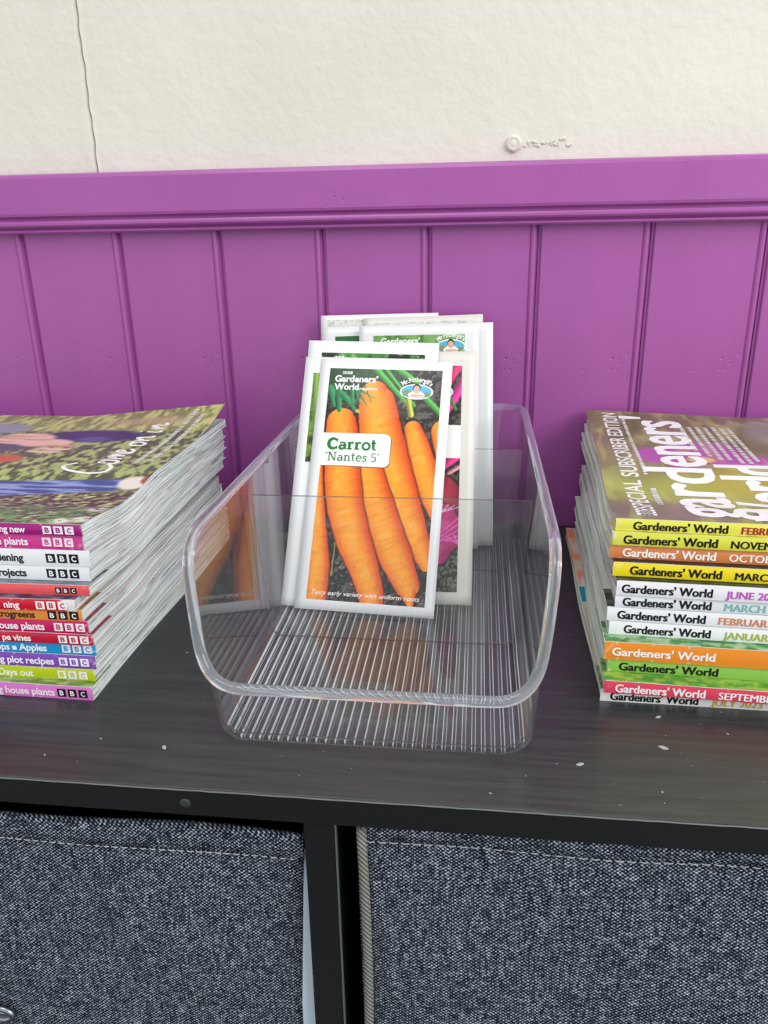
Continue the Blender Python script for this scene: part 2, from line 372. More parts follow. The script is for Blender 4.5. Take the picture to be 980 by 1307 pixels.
part('shelf', (-.4075, -.3035, -.31, -.0642, -.016, -.2977), M_edge)
part('shelf', (-.0511, -.3035, -.31, .2183, -.016, -.2977), M_edge)
part('shelf', (.2314, -.3035, -.31, .5072, -.016, -.2977), M_edge)
part('bottom_panel', (-.42, -.3035, FLOOR, .52, -.012, FLOOR+.03), M_edge)
def disc(name, c, r_, m, parent, ydir=1, n=20, dome=.0006):
    L_ = parent.location; v = [(c[0]-L_.x, c[1]-dome-L_.y, c[2]-L_.z)]
    for rr, dy in ((.6*r_, -dome*.8), (r_, -dome*.2), (r_, dome)): v += [(c[0]+rr*math.cos(2*PI*k/n)-L_.x, c[1]+dy-L_.y, c[2]+rr*math.sin(2*PI*k/n)-L_.z) for k in range(n)]
    f = [(0, 1+k, 1+(k+1) % n) for k in range(n)]+[(1+j*n+k, 1+(j+1)*n+k, 1+(j+1)*n+(k+1) % n, 1+j*n+(k+1) % n) for j in range(2) for k in range(n)]
    return mesh_obj(name, v, f, m, parent, smooth=True)
disc('screw_cap', (-.1105, -.3056, -.0068), .0022, mat('screw_cap_grey', (.20, .22, .225), .5), unit, dome=.0002)
# crumbs of dust and paint lying on the top
bm = bmesh.new(); rnd = random.Random(9)
for k in range(90):
    x = rnd.uniform(-.25, .2); y = rnd.uniform(-.30, -.20); r_ = rnd.choice([.00018, .00025, .0003, .0005])
    if k == 0: x, y, r_ = .083, -.24, .0011
    if k == 1: x, y, r_ = .0805, -.262, .0016
    if k == 2: x, y, r_ = -.128, -.281, .0012
    if k == 3: x, y, r_ = .045, -.276, .0013
    bmesh.ops.create_icosphere(bm, subdivisions=1, radius=r_, matrix=Matrix.Translation((x, y+.155, .60+r_*.1)) @ Matrix.Rotation(rnd.uniform(0, 3), 4, 'Z') @ Matrix.Diagonal((1.5, .8, .25, 1)))
me = bpy.data.meshes.new('dust_specks'); bm.to_mesh(me); bm.free(); me.materials.append(mat('dust', (.62, .64, .64), .9))
o = bpy.data.objects.new('dust_specks', me); C.objects.link(o); o.parent = unit; o['kind'] = 'stuff'

# fabric bins
M_lining = mat('pale_lining', (.80, .87, .92), .9); M_pipe = None
def piping_mat():
    m = mat('grey_piping', rough=.9, spec=.1); v = coords(m, (1, 1, 1)); w = nd(m, 'ShaderNodeTexWave', i_Scale=260, bands_direction='DIAGONAL'); lk(m, v, w.inputs[0])
    r = nd(m, 'ShaderNodeValToRGB'); r.color_ramp.elements[0].color = (*lin((.33, .34, .33)), 1); r.color_ramp.elements[1].color = (*lin((.60, .60, .57)), 1)
    lk(m, w.outputs[0], r.inputs[0]); lk(m, r.outputs[0], bsdf(m).inputs['Base Color']); add_bump(m, w.outputs[0], .5, .0005); return m
M_pipe = piping_mat()
M_thread = mat('pale_thread', (.66, .68, .70), .8)
def fabric_bin(x0, x1, ztop, zst, yf, label, left):
    zb = -.2965; y1 = -.03
    r = empty('fabric_bin', ((x0+x1)/2, (yf+y1)/2, zb)); tag(r, label, 'storage bin', 'fabric bins in the cube unit')
    ox, oy, oz = r.location
    def fr(u, z):   # front surface, slightly bowed out
        k = math.sin(PI*(u-x0)/(x1-x0)); hh = (ztop-z)/(ztop-zb)
        return yf+.0015-.0022*k*math.sin(PI*min(1, hh*1.3))-.0008*math.sin(u*60+z*40)
    nu, nz = 40, 30; v = []
    def sx(u, z):
        hh = (ztop-z)/(ztop-zb)
        return u
    right_in = (lambda z: .0062*min(1, (ztop-z)/.10)) if left else (lambda z: 0)
    for j in range(nz):
        z = zb+(zst-.0008-zb)*j/(nz-1)
        for i in range(nu):
            u = i/(nu-1); X = x0+(x1-right_in(z)-x0)*u; v.append((X-ox, fr(X, z)-oy, z-oz))
    o = mesh_obj('front_panel', v, grid(nu, nz), M_weave, r, smooth=True)
    s = o.modifiers.new('s', 'SOLIDIFY'); s.thickness = .002; s.offset = -1
    # folded hem along the top
    v = []; hp = [(-.0004, zst-.0006), (-.0022, zst+.0006), (-.0026, (zst+ztop)/2), (-.0022, ztop-.0012), (-.0006, ztop+.0003), (.0022, ztop-.001), (.003, zst)]
    for dy, z in hp:
        for i in range(nu):
            u = i/(nu-1); X = x0+(x1-x0)*u; sag = .0010*math.sin(u*9+1)*(z > zst+.002)
            v.append((X-ox, fr(X, zst)+dy-oy, z+sag-oz))
    o = mesh_obj('hem', v, grid(nu, len(hp)), M_weave, r, smooth=True)
    # stitching
    b = MB(); x = x0+.004
    while x < x1-.006:
        l = .0032 if not left else .0026; z = zst+.0004*math.sin(x*70)
        b.tube([(x-ox, fr(x, zst)-.0018-oy, z-oz), (x+l/2-ox, fr(x, zst)-.0023-oy, z-oz), (x+l-ox, fr(x, zst)-.0018-oy, z-oz-.0001)], .0003, 5); x += l+.0014
    o = b.build('stitching', M_thread, r); o['kind'] = 'stuff'
    for s in (0, 1):
        X = x0 if s == 0 else x1; b = MB(); b.box(X-ox-(.001 if s else -.0), yf+.003-oy, .002, X-ox+(.001 if not s else 0), y1-oy, ztop-oz-.001); b.build('side_panel', M_weave, r)
    b = MB(); b.box(x0-ox, y1-oy-.002, .002, x1-ox, y1-oy, ztop-oz-.001); b.build('back_panel', M_weave, r)
    b = MB(); b.box(x0-ox, yf+.003-oy, 0, x1-ox, y1-oy, .002); b.build('base_panel', M_lining, r)
    return r, fr
r1, fr1 = fabric_bin(-.332, -.0656, -.0255, -.0378, -.298, 'grey woven fabric bin on the left of the divider, its top edge hanging open', True)
# the pale lining strip that shows at the right-hand corner where the front panel pulls in
ox, oy, oz = r1.location; v = []; nz = 16
for j in range(nz):
    z = -.034-(.2965-.036)*j/(nz-1); k = .0062*min(1, (-.0255-z)/.10)
    for X, dy in ((-.0656-k, .0004), (-.0656-.10*k, .0009)): v.append((X-ox, -.297+dy-oy, z-oz))
mesh_obj('lining_strip', v, grid(2, nz), M_lining, r1)
g = MB(); g.tube([(-.218+.0062*math.cos(a)-ox, -.3012-oy, -.1425+.0036*math.sin(a)-oz) for a in np.linspace(0, 2*PI, 24, endpoint=False)], .0015, 8, closed=True)
g.tube([(-.218-ox, -.2995-oy, -.1425-oz), (-.218-ox, -.3018-oy, -.1425-oz)], .0052, 16, rz=.0030); g.build('grommet', mat('dark_metal', (.62, .66, .68), .25, metal=1), r1, smooth=True)
r2, fr2 = fabric_bin(-.0435, .212, -.0150, -.0247, -.299, 'grey woven fabric bin on the right of the divider, with grey corner piping', False)
ox, oy, oz = r2.location; b = MB(); b.tube([(-.0415+.0012*math.sin(i*.3)-ox-.0005*i/20, -.3003-oy, -.0175-i*.0139-oz) for i in range(20)], .0021, 8); b.build('piping', M_pipe, r2, smooth=True)

# ------------------------------------------------------------------ magazines
HT = .0835
def dip(v, z):
    """the whole pile sinks a little behind the thick glued spines and rises again to the fore edge"""
    return z*(1-.045*math.sin(PI*min(v/.09, 1))**2*(1 if v < .09 else 1)+.010*max(0, (v-.09)/.115))
LEN = .26; DEP = .203
def cover_top(u, v, c0, c1, seed):
    n = fbm(u*220, v*500, seed); return mixc(np.broadcast_to(hexc(c0), n.shape+(3,)), hexc(c1), sst(.35, .65, n))
def magazine(side, P, spine, covers, label, group, idx, yaw, paint=None, curl=0, top=False):
    x, y, z0, t = P
    r = empty('magazine', (x, y, z0+.00005), math.radians(yaw)); tag(r, label, 'magazine', group)
    sg = side; t -= .00015
    def W3(u, v, w):   # local position; u along the spine from the visible end, v depth, w height
        dz = dip(max(v, 0), z0+w)-z0; return (sg*u, v, dz)
    rs = np.random.RandomState(idx*13+5)
    # ---- cover: bottom sheet, back-spine fold, top sheet (a U wrapped round the pages)
    th = .00028; nv = 40; V = []; vs = [DEP*(k/(nv-1))**1.3 for k in range(nv)]
    path = [(v_, 0) for v_ in reversed(vs)] + [(-.0002, .0004), (-.00035, t*.5), (-.0002, t-.0004)] + [(v_, t) for v_ in vs]
    us = [.0002, .0012]+([.01*k for k in range(1, 12)]+[.15] if top else [])+[LEN]; nc = len(us)
    for v_, w_ in path:
        for u in us:
            cw = 0
            if w_ > t*.9 and curl: cw = curl*max(0, (v_-.12)/.08)**2*max(0, 1-u/.10)
            jx = .0006*math.sin(v_*40+idx) if u < .01 else 0
            p = W3(u+jx, v_, w_); V.append((p[0], p[1], p[2]+cw))
    F = grid(nc, len(path)); cc = np.zeros((len(V), 3)); cc[:] = hexc(covers[0])
    for i_, (v_, w_) in enumerate(path):
        if w_ > t*.9 and v_ > 0: cc[i_*nc:(i_+1)*nc] = hexc(covers[0])*(.8+.4*noise(v_*300, idx*3.1))
    cc = cc*.10+.90*np.array([.86, .88, .87])
    co = mesh_obj('cover', V, F, M_print, r, vcol=cc)
    s = co.modifiers.new('s', 'SOLIDIFY'); s.thickness = th; s.offset = -1 if sg > 0 else 1
    # ---- spine print
    nu, nw = 130, 7; V = []; U_, W_ = np.meshgrid(np.linspace(0, LEN*.55, nu), np.linspace(0, 1, nw))
    for w_, u_ in zip(W_.ravel(), U_.ravel()):
        bul = .0003*math.sin(PI*w_); V.append((sg*u_, -.0005-bul, W3(0, 0, t*w_)[2]))
    cc = np.broadcast_to(hexc(spine), (len(V), 3)).copy(); uu = U_.ravel(); ww = W_.ravel()
    wear = sst(.62, .78, fbm(uu*900, ww*3+idx*5, idx))*np.exp(-uu/.0025) + sst(.72, .8, fbm(uu*700, ww*.01+idx, idx+3))*(np.abs(ww-.5) > .42)*.7
    if paint == 'torn': wear += sst(0, 1, 1-(uu-.0045-.002*ww+.0012*np.sin(ww*14))/.001)*1.0
    cc = mixc(cc, (.9, .89, .87), wear)
    mesh_obj('spine', V, grid(nu, nw) if sg > 0 else [q[::-1] for q in grid(nu, nw)], M_print, r, vcol=cc, smooth=True)
    # ---- printed strip of the front cover near the spine (shows where the magazine above sits further back)
    if not top:
        nu, nvv = 170, 14; U_, V_ = np.meshgrid(np.linspace(0, .13, nu), np.linspace(0, .02, nvv)); uu, vv = U_.ravel(), V_.ravel()
        cc = cover_top(uu, vv, covers[0], covers[1], idx)
        V = [(sg*a, b_, W3(a, b_, t)[2]+.00004) for a, b_ in zip(uu, vv)]
        mesh_obj('cover_picture', V, grid(nu, nvv) if sg > 0 else [q[::-1] for q in grid(nu, nvv)], M_print, r, vcol=cc)
    if idx == 1:   # the bottom magazine lies a little askew and shows a sliver of its cover along the side
        nu, nvv = 8, 120; U_, V_ = np.meshgrid(np.linspace(.0003, .012, nu), np.linspace(.02, DEP-.001, nvv)); uu, vv = U_.ravel(), V_.ravel()
        c2 = mixc(np.broadcast_to(hexc('c9b8a0'), (len(uu), 3)), hexc('d98c66'), sst(.48, .6, noise(vv*75, uu*200, 2))); c2 = mixc(c2, hexc('d8c0d0'), sst(.55, .7, noise(vv*60, uu*150+3, 6)))
        c2 = mixc(c2, hexc('158a9c'), 1.0*(vv > .088)*(vv < .108)); c2 = mixc(c2, hexc('b5b09c'), 1.0*(vv < .08))
        mesh_obj('cover_picture', [(sg*a, b_, W3(a, b_, t)[2]+.00005) for a, b_ in zip(uu, vv)], grid(nu, nvv), M_print, r, vcol=c2)
    # ---- page block: individual bundles of sheets, each with its own edge
    nl = max(7, int(t/.00075)); nv = 46; V = []; cc = []
    t0, t1 = .00032, t-.00032; cols = []
    offs = rs.uniform(0, .0011, nl); tint = rs.rand(nl)
    base = np.array([.965, .985, .98]) if side < 0 else np.array([.84, .83, .805])
    rows = []
    for k in range(nl):
        a = t0+(t1-t0)*k/nl; b_ = t0+(t1-t0)*(k+1)/nl; rows += [(a, k, 0), (a+(b_-a)*.72, k, 0), (a+(b_-a)*.86, k, 1)]
    rows.append((t1, nl-1, 0))
    vlist = [.0003+(DEP-.0015)*(j/(nv-1))**1.25 for j in range(nv)]
    for j, v_ in enumerate(vlist):
        for (w_, k, notch) in rows:
            wob = .00022*math.sin(v_*55+k*1.9+idx)+.00015*math.sin(v_*140+k*.7)
            w2 = min(max(w_+wob*(0 if w_ in (t0, t1) else 1), t0), t1)
            e = .0004+offs[k]*(.35+min(1, v_/.12))+.0003*math.sin(v_*90+k*2.3)+((.0007 if side < 0 else .0011) if notch else 0)
            V.append(((sg*e), v_, W3(0, v_, w2)[2]))
            g_ = noise(v_*60, k*1.7+idx*11.3); c = base*(.93+.09*tint[k])*(1-.05*g_)+np.array([-.02, 0, .012])*(noise(k*3.3, idx*1.9)-.4)*2
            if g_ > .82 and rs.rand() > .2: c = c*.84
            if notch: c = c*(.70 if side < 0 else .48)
            if idx == 1 and v_ > .05 and not notch: c = mixc(c, (.82, .58, .46), .75*sst(.45, .6, noise(v_*70, 2))); c = c if not .088 < v_ < .106 else np.array([.10, .55, .62])
            cc.append(c)
    nr = len(rows); F = grid(nr, nv)
    nb = len(V)   # fore edge and far end close the block
    for v_ in (vlist[0], vlist[-1]):
        for w_ in (t0, t1): V.append((sg*LEN, v_, W3(0, v_, w_)[2])); cc.append(base)
    F += [(0, nb, nb+1, nr-1)[::-1], ((nv-1)*nr, (nv-1)*nr+nr-1, nb+3, nb+2)[::-1], (nb, nb+2, nb+3, nb+1)]
    mesh_obj('pages', V, F, M_paper, r, vcol=np.array(cc))
    return r, W3, t
def spine_part(name, r, sg, t, W3, parts, col, off=.0009, parent=None):
    """parts: list of (v, f) in spine plane: x to the reader's right, y up from the spine's bottom"""
    v, f = join(parts); zz = W3(0, 0, 0)[2]; ly = np.concatenate([np.full(len(q[0]), i % 3) for i, q in enumerate(parts)])
    V = [(a, -off-l_*.00003, zz+b_) for (a, b_), l_ in zip(v, ly)]
    return mesh_obj(name, V, f, ink(col), parent or r)

GRP = 'gardening magazines in the right-hand pile'
GW = "Gardeners' World"
# bottom to top: position (x, y, z, thickness), yaw, spine colour, title ink, month, month ink, cover colours, text offset
RIGHT = [
 ((.0593, -.2287, 0, .0065), -1.2, 'f2f3f2', '15151a', 'JULY 2023', 'd9b54a', ('55704a', '8a9a6a'), (.0035, .0395), 'white-spined July 2023 gardening magazine with yellow month lettering at the bottom of the pile'),
 ((.0598, -.2319, .0065, .0063), -2.7, 'e0475f', 'f7f4f4', 'SEPTEMBER', 'f7f4f4', ('4d8f38', '9ab44a'), (.0042, .0395), 'pink-red-spined September gardening magazine with white lettering and a creased spine'),
 ((.0622, -.2237, .0128, .0065), -2.6, '8cc153', '15151a', None, None, ('d98a3a', '5a7a3a'), (.0042, .044), 'leaf-green-spined gardening magazine with black title and no month in view'),
 ((.0602, -.2243, .0193, .0092), -2.6, 'ef8f2b', 'f8f5f0', None, None, ('2f7a34', '9cb88a'), (.0024, .0455), 'bright orange-spined gardening magazine with white title, thickest of its pile'),
 ((.0626, -.2175, .0285, .0069), -3.0, 'eef0f2', '15151a', 'JANUARY 2023', 'a9b84a', ('26282b', '404548'), (.0056, .0385), 'white-spined January 2023 gardening magazine with olive month lettering'),
 ((.0612, -.2171, .0354, .0069), -3.0, 'eef0f3', '15151a', 'FEBRUARY 2023', 'd98a5c', ('2c2e2c', '50605c'), (.0037, .039), 'white-spined February 2023 gardening magazine with orange-brown month lettering'),
 ((.0642, -.2174, .0423, .0065), -2.4, 'e6ecef', '15151a', 'MARCH 2023', '86bdb8', ('c8ced0', 'e0e4e6'), (.0024, .039), 'white-spined March 2023 gardening magazine with pale teal month lettering'),
 ((.0642, -.2180, .0487, .0072), -3.2, 'f0eff4', '15151a', 'JUNE 2023', 'c45ec4', ('14181c', '2a3a34'), (.0014, .0395), 'white-spined June 2023 gardening magazine with magenta month lettering'),
 ((.0628, -.2135, .0560, .0069), -3.4, 'f2dc1e', '15151a', 'MARCH 2024', '15151a', ('15161a', '20242a'), (.0064, .040), 'golden yellow-spined March gardening magazine with black title and month'),
 ((.0615, -.2088, .0628, .0066), -3.2, 'd9844a', 'fbf6f0', 'OCTOBER', 'fbf6f0', ('8a9a3a', 'c8b84a'), (.0047, .041), 'brown-orange-spined October gardening magazine with white title and month'),
 ((.0622, -.2099, .0695, .0065), -3.2, 'dfe14a', '15151a', 'NOVEMBER', '15151a', ('b8a83a', 'e0d060'), (.0037, .041), 'lime-yellow-spined November gardening magazine with black month lettering, second from the top'),
 ((.0632, -.2085, .0760, .0059), -3.3, 'ebe857', '15151a', 'FEBRUARY', 'b0203a', ('77743f', '9a9a55'), (.0066, .041), 'pale yellow-spined February gardening magazine with a blurred flower cover, top of the right-hand pile'),
]
tops = {}
for i, (P, yaw, sp, tc, mo, mc, cov, (to, tw), lab) in enumerate(RIGHT):
    last = i == len(RIGHT)-1
    r, W3, t = magazine(1, P, sp, cov, lab, GRP, i+1, yaw, top=last, curl=.003 if last else 0)
    cap = min(.0040, t*.66); base = (t-cap)/2-.0001
    spine_part('title', r, 1, t, W3, heavy(fit_text(GW, to+.001, base, tw*.97, cap, .012), cap*.035), tc)
    if mo:
        spine_part('month', r, 1, t, W3, heavy(fit_text(mo, to+tw+.0055, base, None, cap*.88, 0, spacing=1.0), cap*.04), mc)
    tops['r'] = (r, W3, t)

LEFT = [
 ((-.1744, -.2498, 0, .0072), 'e07fcf', 'ng house plants', 'f7eef6', 18.7, 'k', 2.5, 4.2, ('5f7d3c', '9db070'), 'light pink-spined magazine reading house plants, at the bottom of the left-hand pile'),
 ((-.1743, -.2447, .0072, .0062), 'bccf1e', 'Days out', 'f6f7e2', 31, 'w', 4, 4.2, ('8a7a50', 'd8c89a'), 'lime green-spined magazine reading Days out'),
 ((-.1736, -.2441, .0134, .0072), '8450b8', 'Veg plot recipes', 'f5f0fa', 20.5, 'w', 3.2, 4.2, ('6a5a8a', '8a7aa0'), 'violet-spined magazine reading plot recipes'),
 ((-.1728, -.2435, .0206, .0063), '1f9ad8', 'rops \u25a0 Apples', 'eef7fc', 24, 'w', 1.7, 4.2, ('2a6a98', '3a8ab8'), 'sky blue-spined magazine reading Apples'),
 ((-.1722, -.2455, .0269, .0056), 'c4163c', 'pe vines', 'faeef0', 30.4, 'w', 2, 4.2, ('7a1a2a', 'a02a3a'), 'deep red-spined magazine reading vines'),
 ((-.1742, -.2446, .0325, .0063), 'cb1560', 'house plants', 'faeef4', 21, 'w', 1.5, 4.2, ('6a2a3a', '9a3a4a'), 'crimson-pink-spined magazine reading house plants, in the middle of the left-hand pile'),
 ((-.1762, -.2449, .0388, .0059), 'f0943c', 'crogreens', '3a2318', 22.5, 'k', 1.4, 4.2, ('9a5a2a', 'c07a3a'), 'orange-spined magazine reading microgreens ending in black letter squares'),
 ((-.1774, -.2464, .0447, .0058), 'd0142c', 'ning', 'faeef0', 26.7, 'w', 4, 4.2, ('2a3048', '6a7088'), 'scarlet-spined magazine with its spine corner torn white'),
 ((-.1719, -.2424, .0505, .0054), 'e65a5e', None, None, 0, 'k', 6, 2.9, ('5c6470', '747c88'), 'thin coral-spined magazine with three small black letter squares and no words in view'),
 ((-.1726, -.2381, .0559, .0074), 'eceff2', 'rojects', '202228', 30.7, 'k', 5.3, 4.4, ('c8ccd0', 'e0e2e6'), 'white-spined magazine reading projects, below the other white one'),
 ((-.1713, -.2384, .0633, .0080), 'eef0f3', 'dening', '202228', 32, 'k', 5.5, 4.4, ('d0d2d8', 'e8eaee'), 'white-spined magazine reading gardening, above the other white one'),
 ((-.1739, -.2381, .0713, .0075), 'd83c96', 'e plants', 'faeef6', 26, 'w', 4.3, 4.2, ('a83070', 'c85a90'), 'hot pink-spined magazine reading plants, second from the top of the left-hand pile'),
 ((-.1726, -.2396, .0787, .0055), 'a3127c', 'ng new', 'faeef6', 26.7, 'w', 3.6, 4.2, ('5a6a35', '8a9a55'), 'magenta-spined magazine with a garden scene cover, top of the left-hand pile'),
]
GRL = 'gardening magazines in the left-hand pile'
LY = [-1.0, -.6, -.2, .2, -.3, .3, .0, 1.0, .4, .2, .2, -.4, -.8]
for i, (P, sp, txt, tc, tend, sq, bend, bw, cov, lab) in enumerate(LEFT):
    last = i == len(LEFT)-1
    r, W3, t = magazine(-1, P, sp, cov, lab, GRL, i+31, LY[i], paint='torn' if 'torn' in lab else None, top=last, curl=.009 if last else 0)
    cap = min(.0036, t*.58); base = (t-cap)/2
    if txt and 'Apples' in txt:
        pa = fit_text('Apples', -tend/1000, base, None, cap, .028, right=True, spacing=.97); xl = pa[0][:, 0].min()-.0012; q_ = cap*.62
        spine_part('title', r, -1, t, W3, [pa, ([(xl-q_, base), (xl, base), (xl, base+q_), (xl-q_, base+q_)], [(0, 1, 2, 3)]), fit_text('rops', xl-q_-.0012, base, None, cap, .028, right=True, spacing=.97)], tc)
    elif txt: spine_part('title', r, -1, t, W3, [fit_text(txt, -tend/1000, base, None, cap, .028, right=True, spacing=.97)], tc)
    bw /= 1000; bh = min(bw*1.0, t*.72); zc = (t-bh)/2; x = -bend/1000
    for k, ch in enumerate('CBB'):
        x1 = x-k*bw*1.26; x0 = x1-bw; q = ([(x0, zc), (x1, zc), (x1, zc+bh), (x0, zc+bh)], [(0, 1, 2, 3)])
        blk = spine_part('logo_block', r, -1, t, W3, [q], 'f4eef2' if sq == 'w' else '141417', .0009)
        v, f = fit_text(ch, 0, zc+bh*.2, bw*.5, bh*.6, .03); v[:, 0] += x0+bw*.25
        spine_part('letter', r, -1, t, W3, [(v, f)], sp if sq == 'w' else 'f2f2f2', .00098, blk)
    tops['l'] = (r, W3, t)

def top_z(W3, t, v): return W3(0, v, t)[2]
# right cover picture and title
def cover_sheet(r, W3, t, sg, length, painter, curl, nu=230, nv=230, dz=.00006):
    U_, V_ = np.meshgrid(np.linspace(-.0001, length, nu), np.linspace(0, DEP, nv)); uu, vv = U_.ravel(), V_.ravel()
    V = []
    for a, b_ in zip(uu, vv):
        cw = curl*max(0, (b_-.12)/.08)**2*max(0, 1-a/.10); V.append((sg*a, b_, W3(0, b_, t)[2]+cw+dz+cw*.02))
    F = grid(nu, nv); F = F if sg > 0 else [q[::-1] for q in F]
    return mesh_obj('cover_picture', V, F, M_print, r, vcol=painter(uu, vv), smooth=True)
def blob(u, v, cu, cv, ru, rv, soft=.35):
    return 1-sst(1-soft, 1+soft, np.hypot((u-cu)/ru, (v-cv)/rv))
def paint_right(u, v):
    n = fbm(u*90, v*40, 2); c = mixc(np.broadcast_to(hexc('6d6a3c'), n.shape+(3,)), hexc('a3a067'), sst(.3, .75, n))
    c = mixc(c, hexc('7a6a58'), sst(.5, .7, fbm(u*60, v*38, 9)))
    c = mixc(c, hexc('a9b84a'), .8*blob(u, v, .045, .045, .05, .028, .6)); c = mixc(c, hexc('b4a640'), .7*blob(u, v, .09, .07, .05, .035, .6))
    c = mixc(c, hexc('7f7468'), .8*blob(u, v, .02, .015, .035, .018, .5)); c = mixc(c, hexc('8f8f50'), .7*blob(u, v, .012, .10, .02, .03, .6))
    for a, b_, ra, rb in ((.060, .118, .022, .019), (.073, .100, .026, .011), (.034, .106, .014, .016), (.045, .082, .010, .006)): c = mixc(c, hexc('b355b0'), .92*blob(u, v, a, b_, ra, rb, .3))
    c = mixc(c, hexc('d9be66'), blob(u, v, .0555, .0995, .0075, .006, .3))
    c = mixc(c, hexc('cfd0c8'), .6*blob(u, v, .09, .088, .03, .005, .5)); c = mixc(c, hexc('8c8a7c'), .8*blob(u, v, .11, .16, .02, .03, .5))
    c = mixc(c, hexc('c2c268'), .35*sst(.62, .7, fbm(u*160, v*25, 5)))
    return c
r, W3, t = tops['r']
cover_sheet(r, W3, t, 1, .16, paint_right, .003)
def ytext(body, v0, length, height, bold, shear=0, spacing=1):
    v, f = fit_text(body, v0, 0, length, height, bold, shear, spacing=spacing); return v, f
def dense(parts, step=.006):
    v, f = join(parts); lo, hi = v[:, 0].min(), v[:, 0].max(); V = []; F = []
    def clip(poly, x, keep_right):
        o_ = []
        for i in range(len(poly)):
            p, q = poly[i], poly[(i+1) % len(poly)]; ip = (p[0] >= x) if keep_right else (p[0] <= x); iq = (q[0] >= x) if keep_right else (q[0] <= x)
            if ip: o_.append(p)
            if ip != iq: t_ = (x-p[0])/(q[0]-p[0]); o_.append((x, p[1]+t_*(q[1]-p[1])))
        return o_
    n = int((hi-lo)/step)+1
    for q in f:
        poly = [tuple(v[i]) for i in q]; a0 = int((min(p[0] for p in poly)-lo)/step); a1 = int((max(p[0] for p in poly)-lo)/step)
        for k in range(a0, a1+1):
            pp = poly
            if k > a0: pp = clip(pp, lo+k*step, True)
            if k < a1 and len(pp) > 2: pp = clip(pp, lo+(k+1)*step, False)
            if len(pp) > 2: F.append(tuple(range(len(V), len(V)+len(pp)))); V += pp
    return [(np.array(V), F)]
def cover_text(name, parts, col, off, dz=.00018, side='r'):
    r, W3, t = tops[side]; sg = 1 if side == 'r' else -1; curl = .003 if side == 'r' else .009; ds = [dense([q])[0] for q in parts]; v, f = join(ds); ly = np.concatenate([np.full(len(q[0]), i % 3) for i, q in enumerate(ds)]); V = []
    for (a, up), l_ in zip(v, ly):
        u = off-up if sg > 0 else off+up; cw = curl*max(0, (a-.12)/.08)**2*max(0, 1-u/.10); V.append((sg*u, a, W3(0, a, t)[2]+cw*1.03+dz+l_*.00003))
    return mesh_obj(name, V, f, ink(col), r)
cover_text('masthead', heavy(ytext("gardeners'", .0050, .186, .0350, .012), .0008), 'f5f6f6', .0565)
cover_text('masthead', heavy(ytext('World', .0036, .086, .0345, .012), .0008), 'f5f6f6', .0935)
cover_text('strapline', [ytext('SPECIAL SUBSCRIBER EDITION', .0165, .181, .0088, .018)], 'e9ebe8', .0185)
bl = []
for k in range(3): bl.append(([(.005+k*.0036, 0), (.0081+k*.0036, 0), (.0081+k*.0036, .0088), (.005+k*.0036, .0088)], [(0, 1, 2, 3)]))
cover_text('logo_block', bl, 'f2f3f2', .0185)
bt = [(lambda g: g)(fit_text(c_, .0055+k*.0036, .0018, .0021, .0052, .03)) for k, c_ in enumerate('BBC')]
cover_text('letter', bt, '55503f', .0185, .00024)
# small print too fine to read: pale broken lines
def fine_lines(rows, hw, seed):
    out = []; rn = random.Random(seed)
    for (a0, a1, u0) in rows:
        a = a0
        while a < a1:
            l = rn.uniform(.0008, .0022); out.append(([(a, u0-hw), (a+l, u0-hw), (a+l*.9, u0+hw*rn.uniform(.5, 1)), (a+.0001, u0+hw)], [(0, 1, 2, 3)])); a += l+rn.choice([.0003, .0004, .0011])
    return out
for nm, rows, hw in (('small_print', [(.072, .187, -.0222)], .0011), ('small_print', [(.028, .054, -.0235)], .0016),
                     ('small_print', [(.117, .171, -.0560), (.106, .171, -.0612), (.1, .171, -.0660), (.1, .171, -.0706), (.094, .171, -.0757), (.094, .170, -.0802), (.098, .169, -.0845)], .0013)):
    o = cover_text(nm, fine_lines(rows, hw, 5), 'dcdfd8', 0, .0002); o['kind'] = 'stuff'

